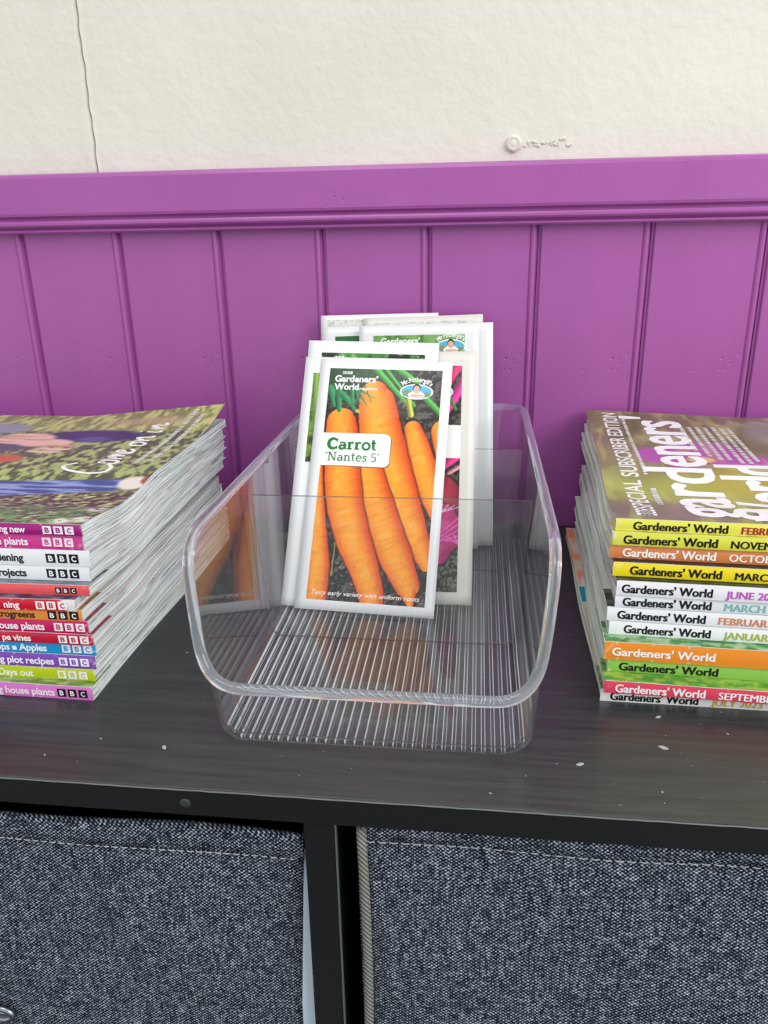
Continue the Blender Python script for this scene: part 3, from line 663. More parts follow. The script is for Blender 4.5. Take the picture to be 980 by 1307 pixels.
def paint_left(u, v):
    g = fbm(u*480, v*230, 1, 4); g2 = fbm(u*330, v*110, 4, 4)
    c = mixc(np.broadcast_to(hexc('5f6b42'), g.shape+(3,)), hexc('a3ae72'), sst(.38, .66, g))
    # top: sunlit blurred lawn
    c = mixc(c, mixc(np.broadcast_to(hexc('83894f'), g.shape+(3,)), hexc('c3ca78'), sst(.38, .62, g2)), sst(.150, .168, v))
    c = mixc(c, hexc('b9a184'), .8*blob(u, v, .045, .18, .03, .007, .5)*(v > .16)); 
    # bottom: grass and soil
    gb = fbm(u*420+v*220, v*560, 7, 4); low = 1-sst(.050, .058, v)
    cb = mixc(np.broadcast_to(hexc('4f4238'), g.shape+(3,)), hexc('8e9560'), sst(.45, .6, gb)); cb = mixc(cb, hexc('c9cf9a'), sst(.64, .70, gb))
    cb = mixc(cb, hexc('5d9a4c'), .75*sst(.40, .55, g)*blob(u, v, .035, .010, .045, .020, .5)); c = mixc(c, cb, low)
    # leaves
    lf = fbm(u*330, v*190, 11, 4); m = (v > .066)*(v < .16)*sst(.0, .01, .15-u)
    c = mixc(c, mixc(np.broadcast_to(hexc('4c563a'), g.shape+(3,)), hexc('b2c276'), sst(.38, .62, lf)), m*.85)
    # dark denim behind the hand
    c = mixc(c, hexc('363a66'), .95*blob(u, v, .070, .149, .036, .013, .25)*sst(.3, .5, g+.25)); c = mixc(c, hexc('5a66a0'), .7*blob(u, v, .066, .142, .010, .006, .4))
    # sleeve and hand
    c = mixc(c, hexc('8f9aa4'), blob(u, v, .150, .165, .028, .014, .25)); c = mixc(c, hexc('6f8f92'), blob(u, v, .143, .142, .018, .010, .25)); c = mixc(c, hexc('565c68'), blob(u, v, .125, .122, .030, .009, .25))
    hand = np.maximum(blob(u, v, .111, .142, .019, .013, .15), blob(u, v, .093, .133, .018, .009, .2))
    for k, (a, b_) in enumerate(((.084, .132), (.081, .127), (.080, .120), (.083, .114))): hand = np.maximum(hand, blob(u, v, a, b_, .011, .0026, .3))
    c = mixc(c, hexc('e8bfac'), hand); c = mixc(c, hexc('b9806c'), .6*hand*sst(.5, .62, noise(u*60, v*420, 3)))
    c = mixc(c, hexc('c8693f'), blob(u, v, .100, .0985, .012, .008, .2))
    # blue jeans leg across the picture
    top_e = .0655+.006*np.clip((.08-u)/.065, 0, 1.2); bot_e = .0445+.011*np.clip((.07-u)/.06, 0, 1.1)
    leg = sst(0, .002, top_e-v)*sst(0, .002, v-bot_e)*sst(-.002, .004, u-.010)
    fold = fbm(u*60-v*30, v*420, 8); c = mixc(c, mixc(np.broadcast_to(hexc('46578f'), g.shape+(3,)), hexc('8fa0cf'), sst(.42, .66, fold)), leg)
    c = mixc(c, hexc('e4dcd2'), blob(u, v, .006, .066, .008, .008, .2)); c = mixc(c, hexc('96604a'), blob(u, v, -.001, .070, .004, .005, .2))
    # white blossoms
    for a, b_ in ((.004, .007), (.006, .026), (.012, .004)): c = mixc(c, hexc('e4e2d6'), blob(u, v, a, b_, .005, .004, .5)*sst(.4, .5, fbm(u*500, v*500, 6)+.08))
    return c
r, W3, t = tops['l']; cover_sheet(r, W3, t, -1, .19, paint_left, .009, 250, 240)
# handwritten title: (along v, up) strokes in metres, letters lean with the reading direction
def hand(pts, v0, k=1.0): return [(v0+a*.001*k, b_*.001*k) for a, b_ in pts]
scr = [hand([(9, 22), (3, 27), (-3, 22), (-7, 9), (-5, 0), (2, -1), (9, 4)], .084), hand([(9, 4), (11, 10), (15, 8), (14, 1), (10, 0), (9, 5), (13, 10), (17, 9)], .084),
       hand([(18, 0), (19, 9), (20, 5), (23, 10), (24, 1)], .084), hand([(24, 3), (27, 10), (29, 1), (32, 0)], .084), hand([(31, 4), (35, 7), (35, 10), (32, 9), (31, 3), (34, 0), (39, 4)], .084),
       hand([(50, 9), (46, 7), (46, 1), (50, 0), (53, 5), (50, 9), (55, 9)], .084), hand([(56, 0), (57, 9), (58, 5), (62, 10), (63, 1), (66, 1)], .084),
       hand([(74, 9), (73, 1), (76, 0)], .084), hand([(74, 12.5), (74.4, 13.5)], .084), hand([(80, 0), (81, 9), (82, 5), (86, 10), (87, 1), (91, 3)], .084)]
cover_text('handwritten_title', [ribbon(s_, .00115) for s_ in scr], 'f2f3ee', .0285, .0002, 'l')
o = cover_text('small_print', fine_lines([(.094, .196, .0178), (.100, .188, .0108)], .0016, 8), 'dfe2d6', 0, .0002, 'l'); o['kind'] = 'stuff'

# ------------------------------------------------------------------ clear plastic bin
BX = -.041; YF, YB = -.2850, -.0185; HZ = .0905
bin_ = empty('clear_bin', (BX, -.15, 0)); tag(bin_, 'clear plastic open-front bin with ribbed base holding the seed packets', 'storage bin')
def interp(x, xs, ys): return float(np.interp(x, xs, ys))
RF, RB = .0155, .016
def perimeter():
    """closed list of (kind, parameter) samples: front centre -> right -> back -> left -> front"""
    L_ = []
    for i in range(15): L_.append(('f', i/15))
    for i in range(25): L_.append(('fc', 90-90*i/24, 1))
    for i in range(1, 34): L_.append(('s', (i/34)**1.5, 1))
    for i in range(11): L_.append(('bc', 90*i/10, 1))
    for i in range(1, 16): L_.append(('b', 1-2*i/16))
    for i in range(11): L_.append(('bc', 90-90*i/10, -1))
    for i in range(33, 0, -1): L_.append(('s', (i/34)**1.5, -1))
    for i in range(25): L_.append(('fc', 90*i/24, -1))
    for i in range(15, 0, -1): L_.append(('f', -i/15))
    return L_
def plan(s, z, d):
    """outer surface at height z, pushed inwards by d"""
    a = .0676+.0051*z/HZ-d; yf = YF+.0085*(1-min(z/.045, 1))+d; yb = YB-.006*(1-z/HZ)-d
    rf, rb = max(RF-d, .004), max(RB-d, .004); k = s[0]
    if k == 'f': return (s[1]*(a-rf), yf)
    if k == 'fc': p = math.radians(s[1]); return (s[2]*(a-rf+rf*math.cos(p)), yf+rf-rf*math.sin(p))
    if k == 's': return (s[2]*a, yf+rf+(yb-rb-yf-rf)*s[1])
    if k == 'bc': p = math.radians(s[1]); return (s[2]*(a-rb+rb*math.cos(p)), yb-rb+rb*math.sin(p))
    return (s[1]*(a-rb), yb)
def ztop(s):
    k = s[0]
    if k == 'f': return .0315
    if k == 'fc': return interp(s[1], [0, 6, 11, 15, 20, 26, 36, 50, 70, 90], [.0830, .0770, .0690, .0600, .0520, .0455, .0400, .0360, .0330, .0315])
    if k == 's': return .0830+.0075*math.sin(PI/2*min(1, s[1]*.235/.014))
    return HZ
PS = perimeter(); NP = len(PS); TH = .0018
RP = .0041; RIBS = 32
# walls: outer and inner skins
hs = [0, .06, .15, .3, .5, .7, .85, 1]
def ring(d, z0f, inner):
    rows = []
    R0 = .0032
    for k in range(5):    # rounded foot
        a = PI/2*k/4; rows.append([(lambda p: (p[0], p[1]))(plan(s, R0*(1-math.cos(a)) if True else 0, d+R0*(1-math.sin(a)))) + (z0f+R0*(1-math.cos(a)),) for s in PS])
    for h_ in hs[1:]:
        row = []
        for s in PS:
            z = R0+(ztop(s)-R0)*h_; p = plan(s, z, d); row.append((p[0], p[1], z))
        rows.append(row)
    return rows
def loft(rows, flip=False):
    n = len(rows[0]); v = [p for r_ in rows for p in r_]; f = [(j*n+i, j*n+(i+1) % n, (j+1)*n+(i+1) % n, (j+1)*n+i) for j in range(len(rows)-1) for i in range(n)]
    return v, ([q[::-1] for q in f] if flip else f)
def local(v): return [(x, y+.15, z) for x, y, z in v]
mb = MB(); v, f = loft(ring(0, .0012, False)); mb.add(local(v), f); v, f = loft(ring(TH, .0030, True), True); mb.add(local(v), f)
mb.build('wall', M_clear, bin_, smooth=True)
# base: flat inside, ribbed underneath; ridge flanks frosted, their window glints painted in as white
mb = MB(); ya, yb_ = -.2745+.008, -.034; xa = .0625
inner = [plan(s, .003, TH+.005) for s in PS]
mb.add(local([(x, y, .0030) for x, y in inner]), [tuple(range(NP))])
mb.build('base', M_clear, bin_)
b2 = MB(); prof = []
for k in range(RIBS):
    x = -RP*(RIBS-1)/2+k*RP; rw = .00058; fl = .00036
    prof.append((x, rw, fl))
for (x, rw, fl) in prof:
    ext = 0 if abs(x) < .055 else (abs(x)-.055)*.9
    y0, y1 = YF+.0124+ext, yb_
    pts = [(-rw-fl, .0019), (-rw, .0003), (rw, .0003), (rw+fl, .0019)]
    v = [(x+a, yy+.15, z if i_ == 1 else z+(.0 if i_ else .0)) for i_, yy in enumerate((y0, y1)) for a, z in pts]
    b2.add(v, [(0, 1, 5, 4), (2, 3, 7, 6)], 0); b2.add(v, [(1, 2, 6, 5)], 1)
o = b2.build('base_ribs', [M_ridge, M_clear], bin_); 
# rim bead
pts = []
for s in PS:
    z = ztop(s); p = plan(s, z, .0005); pts.append((p[0], p[1]+.15, z))
# even spacing for a smooth tube
P = np.array(pts); P = np.vstack([P, P[:1]]); dd = np.r_[0, np.cumsum(np.linalg.norm(np.diff(P, axis=0), axis=1))]
tt = np.linspace(0, dd[-1], 421)[:-1]; Q = np.stack([np.interp(tt, dd, P[:, k]) for k in range(3)], 1)
for _ in range(5): Q = (np.roll(Q, 1, 0)+2*Q+np.roll(Q, -1, 0))/4
mb = MB()
Nq = len(Q); v = []; nk = 12
for i in range(Nq):
    t_ = Vector(Q[(i+1) % Nq]-Q[i-1]).normalized(); out = Vector((Q[i][0], 0, 0)); 
    c_ = Vector((0, -.0-.0, 0)); p = Vector(Q[i]); rad = Vector((p.x, p.y-0.0, 0))
    nrm = t_.cross(Vector((0, 0, 1))); 
    # outward direction in plan
    nrm = nrm.normalized() if nrm.length > .2 else Vector((math.copysign(1, p.x), -.3, 0)).normalized()
    if nrm.dot(Vector((p.x*1.0, p.y*.35, 0))) < 0: nrm = -nrm
    bn = t_.cross(nrm).normalized(); nrm = bn.cross(t_).normalized()
    for k in range(nk):
        a = 2*PI*k/nk; v.append(p+nrm*(math.cos(a)*.0024+.0004)+bn*math.sin(a)*.0024)
f = [(i*nk+k, i*nk+(k+1) % nk, ((i+1) % Nq)*nk+(k+1) % nk, ((i+1) % Nq)*nk+k) for i in range(Nq) for k in range(nk)]
mb.add(v, f); o = mb.build('rim', M_rim, bin_, smooth=True)
bm = bmesh.new(); bm.from_mesh(o.data); bmesh.ops.recalc_face_normals(bm, faces=bm.faces); bm.to_mesh(o.data); bm.free()

# two removable dividers
def divider(y, rx, label):
    r = empty('bin_divider', (BX-.0005, y, .0031)); tag(r, label, 'divider', 'clear dividers in the bin')
    hb, ht, H_, rc = .0640, .0690, .0785, .007; th = .0009
    out = []
    for i in range(7): a = math.radians(180+90*i/6); out.append((-hb+rc+rc*math.cos(a), rc+rc*math.sin(a)))
    for i in range(7): a = math.radians(270+90*i/6); out.append((hb-rc+rc*math.cos(a), rc+rc*math.sin(a)))
    out += [(ht, H_), (-ht, H_)]; n = len(out)
    v = [(x, s_*th, z) for s_ in (-1, 1) for x, z in out]
    mesh_obj('plate', v, [tuple(range(n)), tuple(range(2*n-1, n-1, -1))], M_clear, r)
    e = MB(); e.add([(x*1.0, s_*th, z) for s_ in (-1, 1) for x, z in out], [(i, (i+1) % n, n+(i+1) % n, n+i) for i in range(n)]); e.build('cut_edge', M_divedge, r)
    r.rotation_euler = (rx, 0, 0); return r
divider(-.1870, 0, 'clear plastic divider standing in front of the carrot packet')
divider(-.0950, 0, 'clear plastic divider that the front group of seed packets leans on')

# ------------------------------------------------------------------ seed packets
def packet(P, label, paper=M_pack, w=.0797, H_=.1506, puff=.0011, curl=0.):
    x, y, z, yaw, lean, roll = P
    r = empty('seed_packet', (x, y, z)); tag(r, label, 'seed packet', 'seed packets standing in the clear bin')
    X = Vector((math.cos(yaw), math.sin(yaw), 0)); Fw = Vector((-math.sin(yaw), math.cos(yaw), 0)); U = Fw*math.sin(lean)+Vector((0, 0, math.cos(lean)))
    c, s = math.cos(roll), math.sin(roll); X2 = c*X+s*U; U2 = -s*X+c*U; N = X2.cross(U2)   # N points at the viewer side
    M = Matrix((X2, U2, N)).transposed(); r.rotation_euler = M.to_euler()
    def surf(a, b_, off=0):   # a across, b_ up, in metres from the bottom-left corner
        e = min(a, w-a)/w; k = min(b_, H_-b_)/H_
        q = puff*min(1, max(0, e-.05)/.28)*min(1, max(0, k-.04)/.2)
        cu = curl*math.exp(-b_/.012)*(.6+.4*math.sin(a*60)); return (a-w/2, b_, q+cu+off)
    nu, nv = 18, 30; v = []
    for sgn in (1, -1):
        for j in range(nv):
            for i in range(nu):
                a, b_ = w*i/(nu-1), H_*j/(nv-1); p = surf(a, b_); q = p[2]
                cu = curl*math.exp(-b_/.012)*(.6+.4*math.sin(a*60))
                v.append((p[0], p[1], (q-cu)*(1 if sgn > 0 else -.15)+cu+sgn*.00012))
    n = nu*nv; f = grid(nu, nv)+[tuple(i+n for i in q[::-1]) for q in grid(nu, nv)]
    rim = [i for i in range(nu)]+[j*nu+nu-1 for j in range(1, nv)]+[(nv-1)*nu+i for i in range(nu-2, -1, -1)]+[j*nu for j in range(nv-2, 0, -1)]
    f += [(rim[i], n+rim[i], n+rim[(i+1) % len(rim)], rim[(i+1) % len(rim)]) for i in range(len(rim))]
    mesh_obj('envelope', v, f, paper, r, smooth=True)
    return r, surf
def picture(r, surf, x0, x1, y0, y1, painter, nu, nv, name='picture', off=.0002):
    """y measured up from the bottom; painter takes u 0..1 across and v 0..1 downwards"""
    U_, V_ = np.meshgrid(np.linspace(0, 1, nu), np.linspace(0, 1, nv)); uu, vv = U_.ravel(), V_.ravel()
    v = [surf(x0+(x1-x0)*a, y1+(y0-y1)*b_, off) for a, b_ in zip(uu, vv)]
    return mesh_obj(name, v, [q[::-1] for q in grid(nu, nv)], M_print, r, vcol=painter(uu, vv), smooth=True)
def on_packet(name, r, surf, parts, m, off=.0003):
    v, f = join(parts); return mesh_obj(name, [surf(a, b_, off) for a, b_ in v], f, ink(m), r)

def root(c, u, v, pts, rad, col_mid, col_edge, asp, seed, hi=(.98, .72, .3)):
    """one painted root: distance to a polyline with changing radius"""
    best = np.full(u.shape, 9.); tt = np.zeros(u.shape); x, y = u, v*asp; sd = np.zeros(u.shape)
    L0 = 0
    for i in range(len(pts)-1):
        a = np.array(pts[i])*(1, asp); b_ = np.array(pts[i+1])*(1, asp); d = b_-a; L1 = np.linalg.norm(d)
        t_ = np.clip(((x-a[0])*d[0]+(y-a[1])*d[1])/(L1*L1), 0, 1); px, py = x-a[0]-t_*d[0], y-a[1]-t_*d[1]
        rr = rad[i]+(rad[i+1]-rad[i])*t_; q = np.hypot(px, py)/rr; m = q < best
        best = np.where(m, q, best); tt = np.where(m, L0+t_*L1, tt); sd = np.where(m, (px*d[1]-py*d[0])/L1/rr, sd); L0 += L1
    wob = .04*(noise(tt*18, seed*3.)-.5); q = best+wob; mask = 1-sst(.95, 1.02, q)
    sh = np.clip(1-(np.abs(sd+.10)*.97)**2.2, 0, 1)
    col = mixc(np.broadcast_to(np.array(col_edge), u.shape+(3,)), np.array(col_mid), sh)
    ringn = noise(tt*75, sd*1.2+seed, seed); col = col*(1-.05*sst(.55, .8, ringn)[..., None])
    col = mixc(col, hi, .5*sst(.55, .9, noise(tt*22, sd*2+seed*2, 4))*blob(sd, sd*0, -.1, 0, .45, 1, .8))
    spots = sst(.86, .92, noise(tt*60, sd*14, seed+5)); col = mixc(col, (.62, .33, .12), .3*spots)
    # dark outline shadow printed between the roots
    c = mixc(c, np.array(col_edge)*.35, (1-sst(1.0, 1.16, q))*(1-mask)*.8)
    return mixc(c, col, mask)
def streak(c, u, v, asp, p0, p1, w0, w1, col, soft=.3):
    x, y = u, v*asp; a = np.array(p0)*(1, asp); b_ = np.array(p1)*(1, asp); d = b_-a; L1 = np.linalg.norm(d)
    t_ = np.clip(((x-a[0])*d[0]+(y-a[1])*d[1])/(L1*L1), 0, 1); s_ = ((x-a[0]-t_*d[0])*d[1]-(y-a[1]-t_*d[1])*d[0])/L1
    q = np.hypot(x-a[0]-t_*d[0], y-a[1]-t_*d[1])/(w0+(w1-w0)*t_); col = np.array(col)
    cc = mixc(np.broadcast_to(col*.7, u.shape+(3,)), np.clip(col*1.25, 0, 1), sst(-1, .6, s_/(w0+1e-9)))
    return mixc(c, cc, 1-sst(1-soft, 1+soft, q))
ASP = 2.05
def soil(u, v, a=(.10, .09, .085), b_=(.36, .33, .31)):
    n = fbm(u*26, v*60, 3, 4); return mixc(np.broadcast_to(np.array(a), u.shape+(3,)), b_, sst(.45, .72, n))
def paint_carrot(u, v):
    c = soil(u, v); c = mixc(c, (.62, .6, .56), .6*sst(.7, .78, fbm(u*40+v*20, v*90, 8)))
    c = mixc(c, (.10, .30, .14), .8*blob(u, v, .25, .02, .45, .10, .5))
    O1, O2 = (1.0, .64, .17), (.87, .27, .04)
    # leaves and stalks behind
    for a, b_, w0, w1 in (((.38, -.02), (.72, .155), .030, .016), ((.47, -.02), (.78, .16), .016, .012), ((.62, .0), (.80, .06), .03, .02), ((.80, .09), (1.0, .185), .030, .026)):
        c = streak(c, u, v, ASP, a, b_, w0, w1, (.28, .62, .24))
    c = streak(c, u, v, ASP, (.70, .09), (.755, .20), .018, .028, (.66, .66, .25))
    c = root(c, u, v, [(1.04, .266), (1.10, .36)], [.10, .11], O1, O2, ASP, 5)
    c = root(c, u, v, [(.785, .262), (.82, .32), (.885, .41), (.965, .52), (1.05, .62)], [.075, .105, .118, .105, .07], O1, O2, ASP, 4)
    c = root(c, u, v, [(.42, .11), (.45, .155), (.50, .27), (.59, .40), (.70, .53), (.82, .655), (.91, .75), (.985, .83)], [.12, .165, .185, .178, .160, .130, .10, .055], O1, O2, ASP, 3)
    c = root(c, u, v, [(.36, .37), (.49, .55), (.62, .70), (.74, .82), (.84, .915), (.875, .985)], [.13, .145, .146, .138, .105, .035], O1, O2, ASP, 2)
    c = root(c, u, v, [(-.02, .42), (.0, .56), (.035, .72), (.07, .86), (.075, 1.02)], [.04, .06, .085, .105, .10], O1, O2, ASP, 6)
    c = root(c, u, v, [(.150, .245), (.175, .33), (.205, .48), (.255, .61), (.35, .74), (.46, .85), (.54, .95), (.58, 1.05)], [.135, .155, .158, .160, .150, .128, .108, .085], O1, O2, ASP, 1)
    # feathery leaves in front
    for (a, b_, w0, w1) in (((.02, .10), (.24, .15), .035, .02), ((.10, .09), (.12, .19), .035, .02), ((.14, .12), (.28, .195), .03, .012), ((.02, .09), (.07, .17), .03, .015), ((.24, .08), (.30, .16), .010, .008), ((.26, .09), (.36, .165), .014, .004), ((.22, .1), (.24, .18), .02, .006), ((.30, .10), (.42, .13), .008, .003), ((.33, .08), (.40, .15), .008, .004)):
        c = streak(c, u, v, ASP, a, b_, w0, w1, (.16, .50, .30))
    c = mixc(c, (.75, .70, .35), blob(u, v, .285, .195, .02, .012, .3)); c = mixc(c, (.12, .07, .04), blob(u, v, .275, .207, .025, .008, .3))
    c = mixc(c, (.78, .68, .45), .7*(np.abs(u-.20+.06*(v-.8)) < .006)*(v > .76)*(v < .90))
    return c
def packet_marks(r, surf, x0, y1, sx, tagtext=None, gw=True, small=1.0, oval=True, w=.0678, h=.139):
    """publisher's title (left) and the seedsman's oval badge (right) at the top of a picture; x0,y1 = top-left corner"""
    if gw:
        X, Y = x0+.0045*sx, y1-.0088
        on_packet('title', r, surf, [fit_text('Gardeners\u2019', X-.0009, Y+.00035, .0262, .0040, .034), fit_text('World', X-.0009, Y-.0046, .0150, .0038, .034)], 'f6f6f2')
        on_packet('subtitle', r, surf, [fit_text('magazine', X+.0145, Y-.0046, .0108, .0020, .012)], 'eef0ea')
        on_packet('logo_block', r, surf, [([(X+.0035+k*.0021, Y+.0053), (X+.0052+k*.0021, Y+.0053), (X+.0052+k*.0021, Y+.0069), (X+.0035+k*.0021, Y+.0069)], [(0, 1, 2, 3)]) for k in range(3)], 'f0f2ec')
        on_packet('letter', r, surf, [fit_text(c_, X+.0039+k*.0021, Y+.0056, .0008, .0010, .02) for k, c_ in enumerate('BBC')], '1f3a20', .00036)
    if oval: badge(r, surf, x0+w*.787, y1-.0135)
def ell(cx, cy, rx, ry, n=32, a0=0, a1=360):
    return ([(cx+rx*math.cos(math.radians(a0+(a1-a0)*k/n)), cy+ry*math.sin(math.radians(a0+(a1-a0)*k/n))) for k in range(n)], [tuple(range(n))])
def badge(r, surf, cx, cy, k=1.0):
    rx, ry = .0099*k, .0048*k
    b0 = on_packet('badge', r, surf, [ell(cx, cy, rx, ry)], 'f4f5f3', .00030)
    on_packet('badge_picture', r, surf, [ell(cx, cy, rx*.9, ry*.86)], '58b4d8', .00034)
    on_packet('badge_picture', r, surf, [ell(cx-rx*.55, cy-ry*.25, rx*.30, ry*.42), ell(cx+rx*.58, cy-ry*.35, rx*.27, ry*.32)], '7c9464', .00038)
    on_packet('badge_figure', r, surf, [ell(cx, cy-ry*.42, rx*.50, ry*.44), ell(cx, cy-ry*.08, rx*.3, ry*.3)], 'f0f0ee', .00042)
    on_packet('badge_figure', r, surf, [ell(cx, cy+ry*.42, rx*.225, ry*.62)], '2e211c', .00046)
    on_packet('badge_figure', r, surf, [ell(cx, cy+ry*.28, rx*.19, ry*.50), ell(cx-rx*.1, cy-ry*.52, rx*.27, ry*.17), ell(cx+rx*.2, cy-ry*.5, rx*.25, ry*.15)], 'dcb09a', .00050)
    # name on an arc over the oval
    v, f = text_geo('Mr.Fothergill\u2019s', .022); v[:, 0] -= v[:, 0].min(); wd = v[:, 0].max(); R_ = .0135*k; out = []
    for a, b_ in v:
        th = math.radians(128-76*(a/wd)); rad = R_+b_*.0042*k*1.0; out.append((cx+rad*math.cos(th)*.98, cy-.0072*k+rad*math.sin(th)))
    on_packet('badge_name', r, surf, [(np.array(out), f)], 'f6f7f4', .0004)

# P1 carrot
r, sf = packet((-.0604, -.1572, .0023, -.0520, .5450, -.0156), 'white seed packet with a photograph of orange carrots, frontmost in the bin', curl=.0012)
x0, x1, y0, y1 = .0063, .0741, .0058, .1448; ww, hh = x1-x0, y1-y0
picture(r, sf, x0, x1, y0, y1, paint_carrot, 260, 440)
def rrect(xa, ya, xb, yb, rc, n=6):
    o_ = [(xa, ya)]
    for i in range(n+1): a = math.radians(-90+90*i/n); o_.append((xb-rc+rc*math.cos(a), ya+rc+rc*math.sin(a)))
    for i in range(n+1): a = math.radians(90*i/n); o_.append((xb-rc+rc*math.cos(a), yb-rc+rc*math.sin(a)))
    o_.append((xa, yb)); return (o_, [tuple(range(len(o_)))])
def fan(part, n=10):
    """fill an outline with strips so that it follows the curved paper"""
    (o_, _), = [part]; return part
yt = y1-.291*hh; yb2 = y1-.434*hh
tg = []
for k in range(12):   # strips
    xa = x0-.0015+(x0+.604*ww-.0035-x0+.0015)*k/12; xb = x0-.0015+(x0+.604*ww-.0035-x0+.0015)*(k+1)/12; tg.append(([(xa, yb2), (xb, yb2), (xb, (yb2+yt)/2), (xb, yt), (xa, yt), (xa, (yb2+yt)/2)], [(0, 1, 2, 5), (5, 2, 3, 4)]))
rc = .0035; xr = x0+.604*ww
cor = rrect(xr-rc, yb2, xr, yt, rc); tg.append(cor)
shd = [([(a+.0004, b_-.0004) for a, b_ in p[0]], p[1]) for p in tg[1:]]
on_packet('name_tag_shadow_print', r, sf, shd, '7a3a10', .00026)
on_packet('name_tag', r, sf, tg, 'f7f7f4', .0003)
on_packet('name', r, sf, [slab('Carrot', x0+.046*ww, y1-.362*hh, .0300, .0066, .00072)], '1f7a2c', .00038)
on_packet('variety', r, sf, [slab('\u2018Nantes 5\u2019', x0+.036*ww, y1-.413*hh, .0325, .0052, .00038)], '1f7a2c', .00038)
on_packet('tagline', r, sf, [fit_text('Tasty early variety with uniform roots', x0+.04*ww, y1-.978*hh, .0620, .0025, .008, shear=.3)], 'f8f4ea', .0003)
packet_marks(r, sf, x0, y1, 1)

def greens(dark, light, yl, s):
    def p(u, v):
        n = fbm(u*14+v*6, v*10, s); c = mixc(np.broadcast_to(np.array(dark), u.shape+(3,)), light, sst(.35, .65, n)); return mixc(c, yl, .7*sst(.62, .72, fbm(u*30-v*20, v*26, s+3)))
    return p
def paint_leek(u, v):
    c = greens((.16, .26, .08), (.42, .55, .18), (.66, .74, .35), 2)(u, v)
    for k in range(7): c = streak(c, u, v, ASP, (.02+k*.13, .02+.05*(k % 2)), (.06+k*.14, .62), .03, .02, (.45, .60, .22))
    return c
r, sf = packet((-.0690, -.1540, .0026, -.0450, .5350, -.0127), 'white seed packet with a green leek picture, sticking out left behind the carrot packet', puff=.0003)
picture(r, sf, .0058, .0737, .0850, .1405, paint_leek, 60, 60)
packet_marks(r, sf, .0098, .1405, .3, oval=False)
M_tagband = None
# P3 beetroot
def paint_beet(u, v):
    c = soil(u, v, (.12, .10, .09), (.36, .33, .28)); c = mixc(c, (.45, .55, .42), .8*sst(.5, .6, fbm(u*60, v*110, 2))*sst(.80, .84, v))
    for a, b_, w_, q in (((.98, -.02), (.60, .30), .05, (.78, .16, .42)), ((1.05, .05), (.80, .26), .05, (.80, .20, .55)), ((.7, -.02), (.95, .2), .02, (.25, .5, .2)), ((.62, .0), (.72, .2), .03, (.7, .1, .3)), ((1.0, .40), (.74, .50), .04, (.86, .2, .5)), ((1.02, .45), (.86, .50), .02, (.92, .55, .6))):
        c = streak(c, u, v, ASP, a, b_, w_, w_*.7, q)
    c = root(c, u, v, [(.80, .52), (.80, .60), (.80, .66)], [.10, .22, .20], (.80, .26, .30), (.48, .08, .2), ASP, 3, (.9, .5, .5))
    c = root(c, u, v, [(.86, .68), (.82, .74), (.80, .82)], [.12, .22, .14], (.86, .2, .55), (.58, .05, .32), ASP, 4, (.97, .7, .88))
    for k in range(8): c = streak(c, u, v, ASP, (.66+.05*k, .83-.012*k), (1.05, .66+.03*k), .010, .004, (.93, .35, .68))
    for k in range(9): c = streak(c, u, v, ASP, (.84, .66), (.58+.055*k, .60+.004*k), .004, .002, (.97, .85, .92))
    c = streak(c, u, v, ASP, (.66, .83), (.60, 1.0), .02, .008, (.5, .08, .16))
    return c
r, sf = packet((-.04, -.1428, .0023, -.0126, .5071, .0079), 'cream-edged seed packet with a magenta beetroot picture, right of the carrot packet', M_pack2, H_=.1515)
X0_, X1_, Y0_, Y1_ = .0068, .0712, .0072, .1425
picture(r, sf, X0_, X1_, Y0_, Y1_, paint_beet, 150, 260)
on_packet('name_tag', r, sf, [([(X0_+.0645*k/10, Y1_-.272*.1353), (X0_+.0645*(k+1)/10, Y1_-.272*.1353), (X0_+.0645*(k+1)/10, Y1_-.42*.1353), (X0_+.0645*k/10, Y1_-.42*.1353)], [(3, 2, 1, 0)]) for k in range(10)], 'f5f5f2', .0003)
badge(r, sf, X0_+.0644*.77, Y1_-.0165)
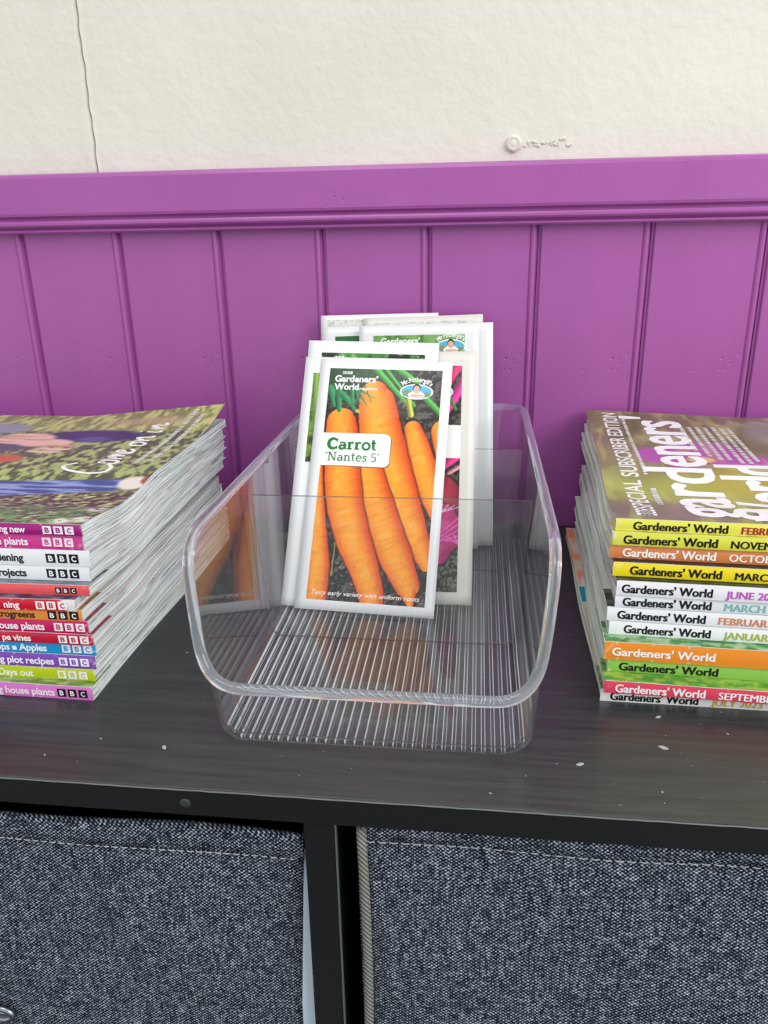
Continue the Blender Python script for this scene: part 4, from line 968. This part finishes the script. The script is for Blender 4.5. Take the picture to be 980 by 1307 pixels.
# P4..P9
r, sf = packet((-.0666, -.1389, .0035, -.0006, .4717, -.0247), 'white seed packet with a leafy green picture, third back on the left', H_=.154, puff=.0003)
picture(r, sf, .0085, .0715, .008, .1465, greens((.05, .16, .07), (.25, .52, .2), (.7, .8, .55), 4), 90, 120)
packet_marks(r, sf, .0085, .1465, 1, oval=False)
r, sf = packet((-.0364, -.0624, .0033, .0002, .2993, .0173), 'white seed packet with a pale green picture and a sharp blue oval badge, behind', H_=.148, puff=.0007)
picture(r, sf, .0095, .0700, .009, .1415, greens((.30, .50, .22), (.45, .64, .33), (.55, .70, .42), 5), 60, 90)
badge(r, sf, .0610, .1335); on_packet('title', r, sf, [fit_text('Gardeners\u2019', .0145, .1358, .0262, .0040, .034)], 'e9efe4')
on_packet('name_tag', r, sf, [([(.0095+.043*k/8, .1345), (.0095+.043*(k+1)/8, .1345), (.0095+.043*(k+1)/8, .112), (.0095+.043*k/8, .112)], [(3, 2, 1, 0)]) for k in range(8)], 'f5f5f2', .0003)
r, sf = packet((-.0610, -.0528, .0028, .0003, .269, .0250), 'white seed packet with a thin dark green picture edge, tucked in at the back left', H_=.1465, puff=.0006)
picture(r, sf, .0085, .0715, .008, .1400, greens((.05, .15, .08), (.16, .42, .2), (.4, .5, .3), 6), 60, 90)
def paint_strip(u, v):
    n = fbm(u*8, v*16, 7); c = mixc(np.broadcast_to(np.array((.08, .14, .16)), u.shape+(3,)), (.25, .55, .58), sst(.4, .6, n)*(v < .55)); c = mixc(c, (.88, .72, .38), sst(.45, .55, fbm(u*5, v*12, 3))*(sst(.20, .22, v)-.8*sst(.27, .3, v)+.8*sst(.42, .45, v)))
    return mixc(c, (.55, .3, .28), .7*sst(.8, .84, v))
r, sf = packet((-.0266, -.0564, .0029, .001, .282, .0238), 'white seed packet with a teal and gold picture strip, standing furthest right', H_=.148, puff=.0007)
picture(r, sf, .0095, .0650, .009, .1415, paint_strip, 60, 160)
r, sf = packet((-.0324, -.0484, .0032, .0002, .2441, .0300), 'plain back of a cream seed packet peeping over the packets at the right', M_pack2, H_=.151, puff=.0007)
picture(r, sf, .0075, .0720, .10, .1475, lambda u, v: mixc(np.broadcast_to(np.array((.86, .87, .85)), u.shape+(3,)), (.70, .74, .70), sst(.5, .62, fbm(u*30, v*30, 2))), 60, 30)
r, sf = packet((-.0635, -.0441, .0029, -.0022, .2272, .0194), 'white seed packet at the very back with a small yellow and black mark', H_=.152, puff=.0007)
def paint_back(u, v):
    c = mixc(np.broadcast_to(np.array((.88, .88, .85)), u.shape+(3,)), (.72, .76, .72), sst(.5, .62, fbm(u*40, v*26, 2))); c = mixc(c, (.85, .8, .3), blob(u, v, .72, .10, .2, .05, .3)); return mixc(c, (.15, .16, .12), blob(u, v, .66, .08, .10, .03, .3))
picture(r, sf, .0040, .0760, .10, .1490, paint_back, 80, 40)
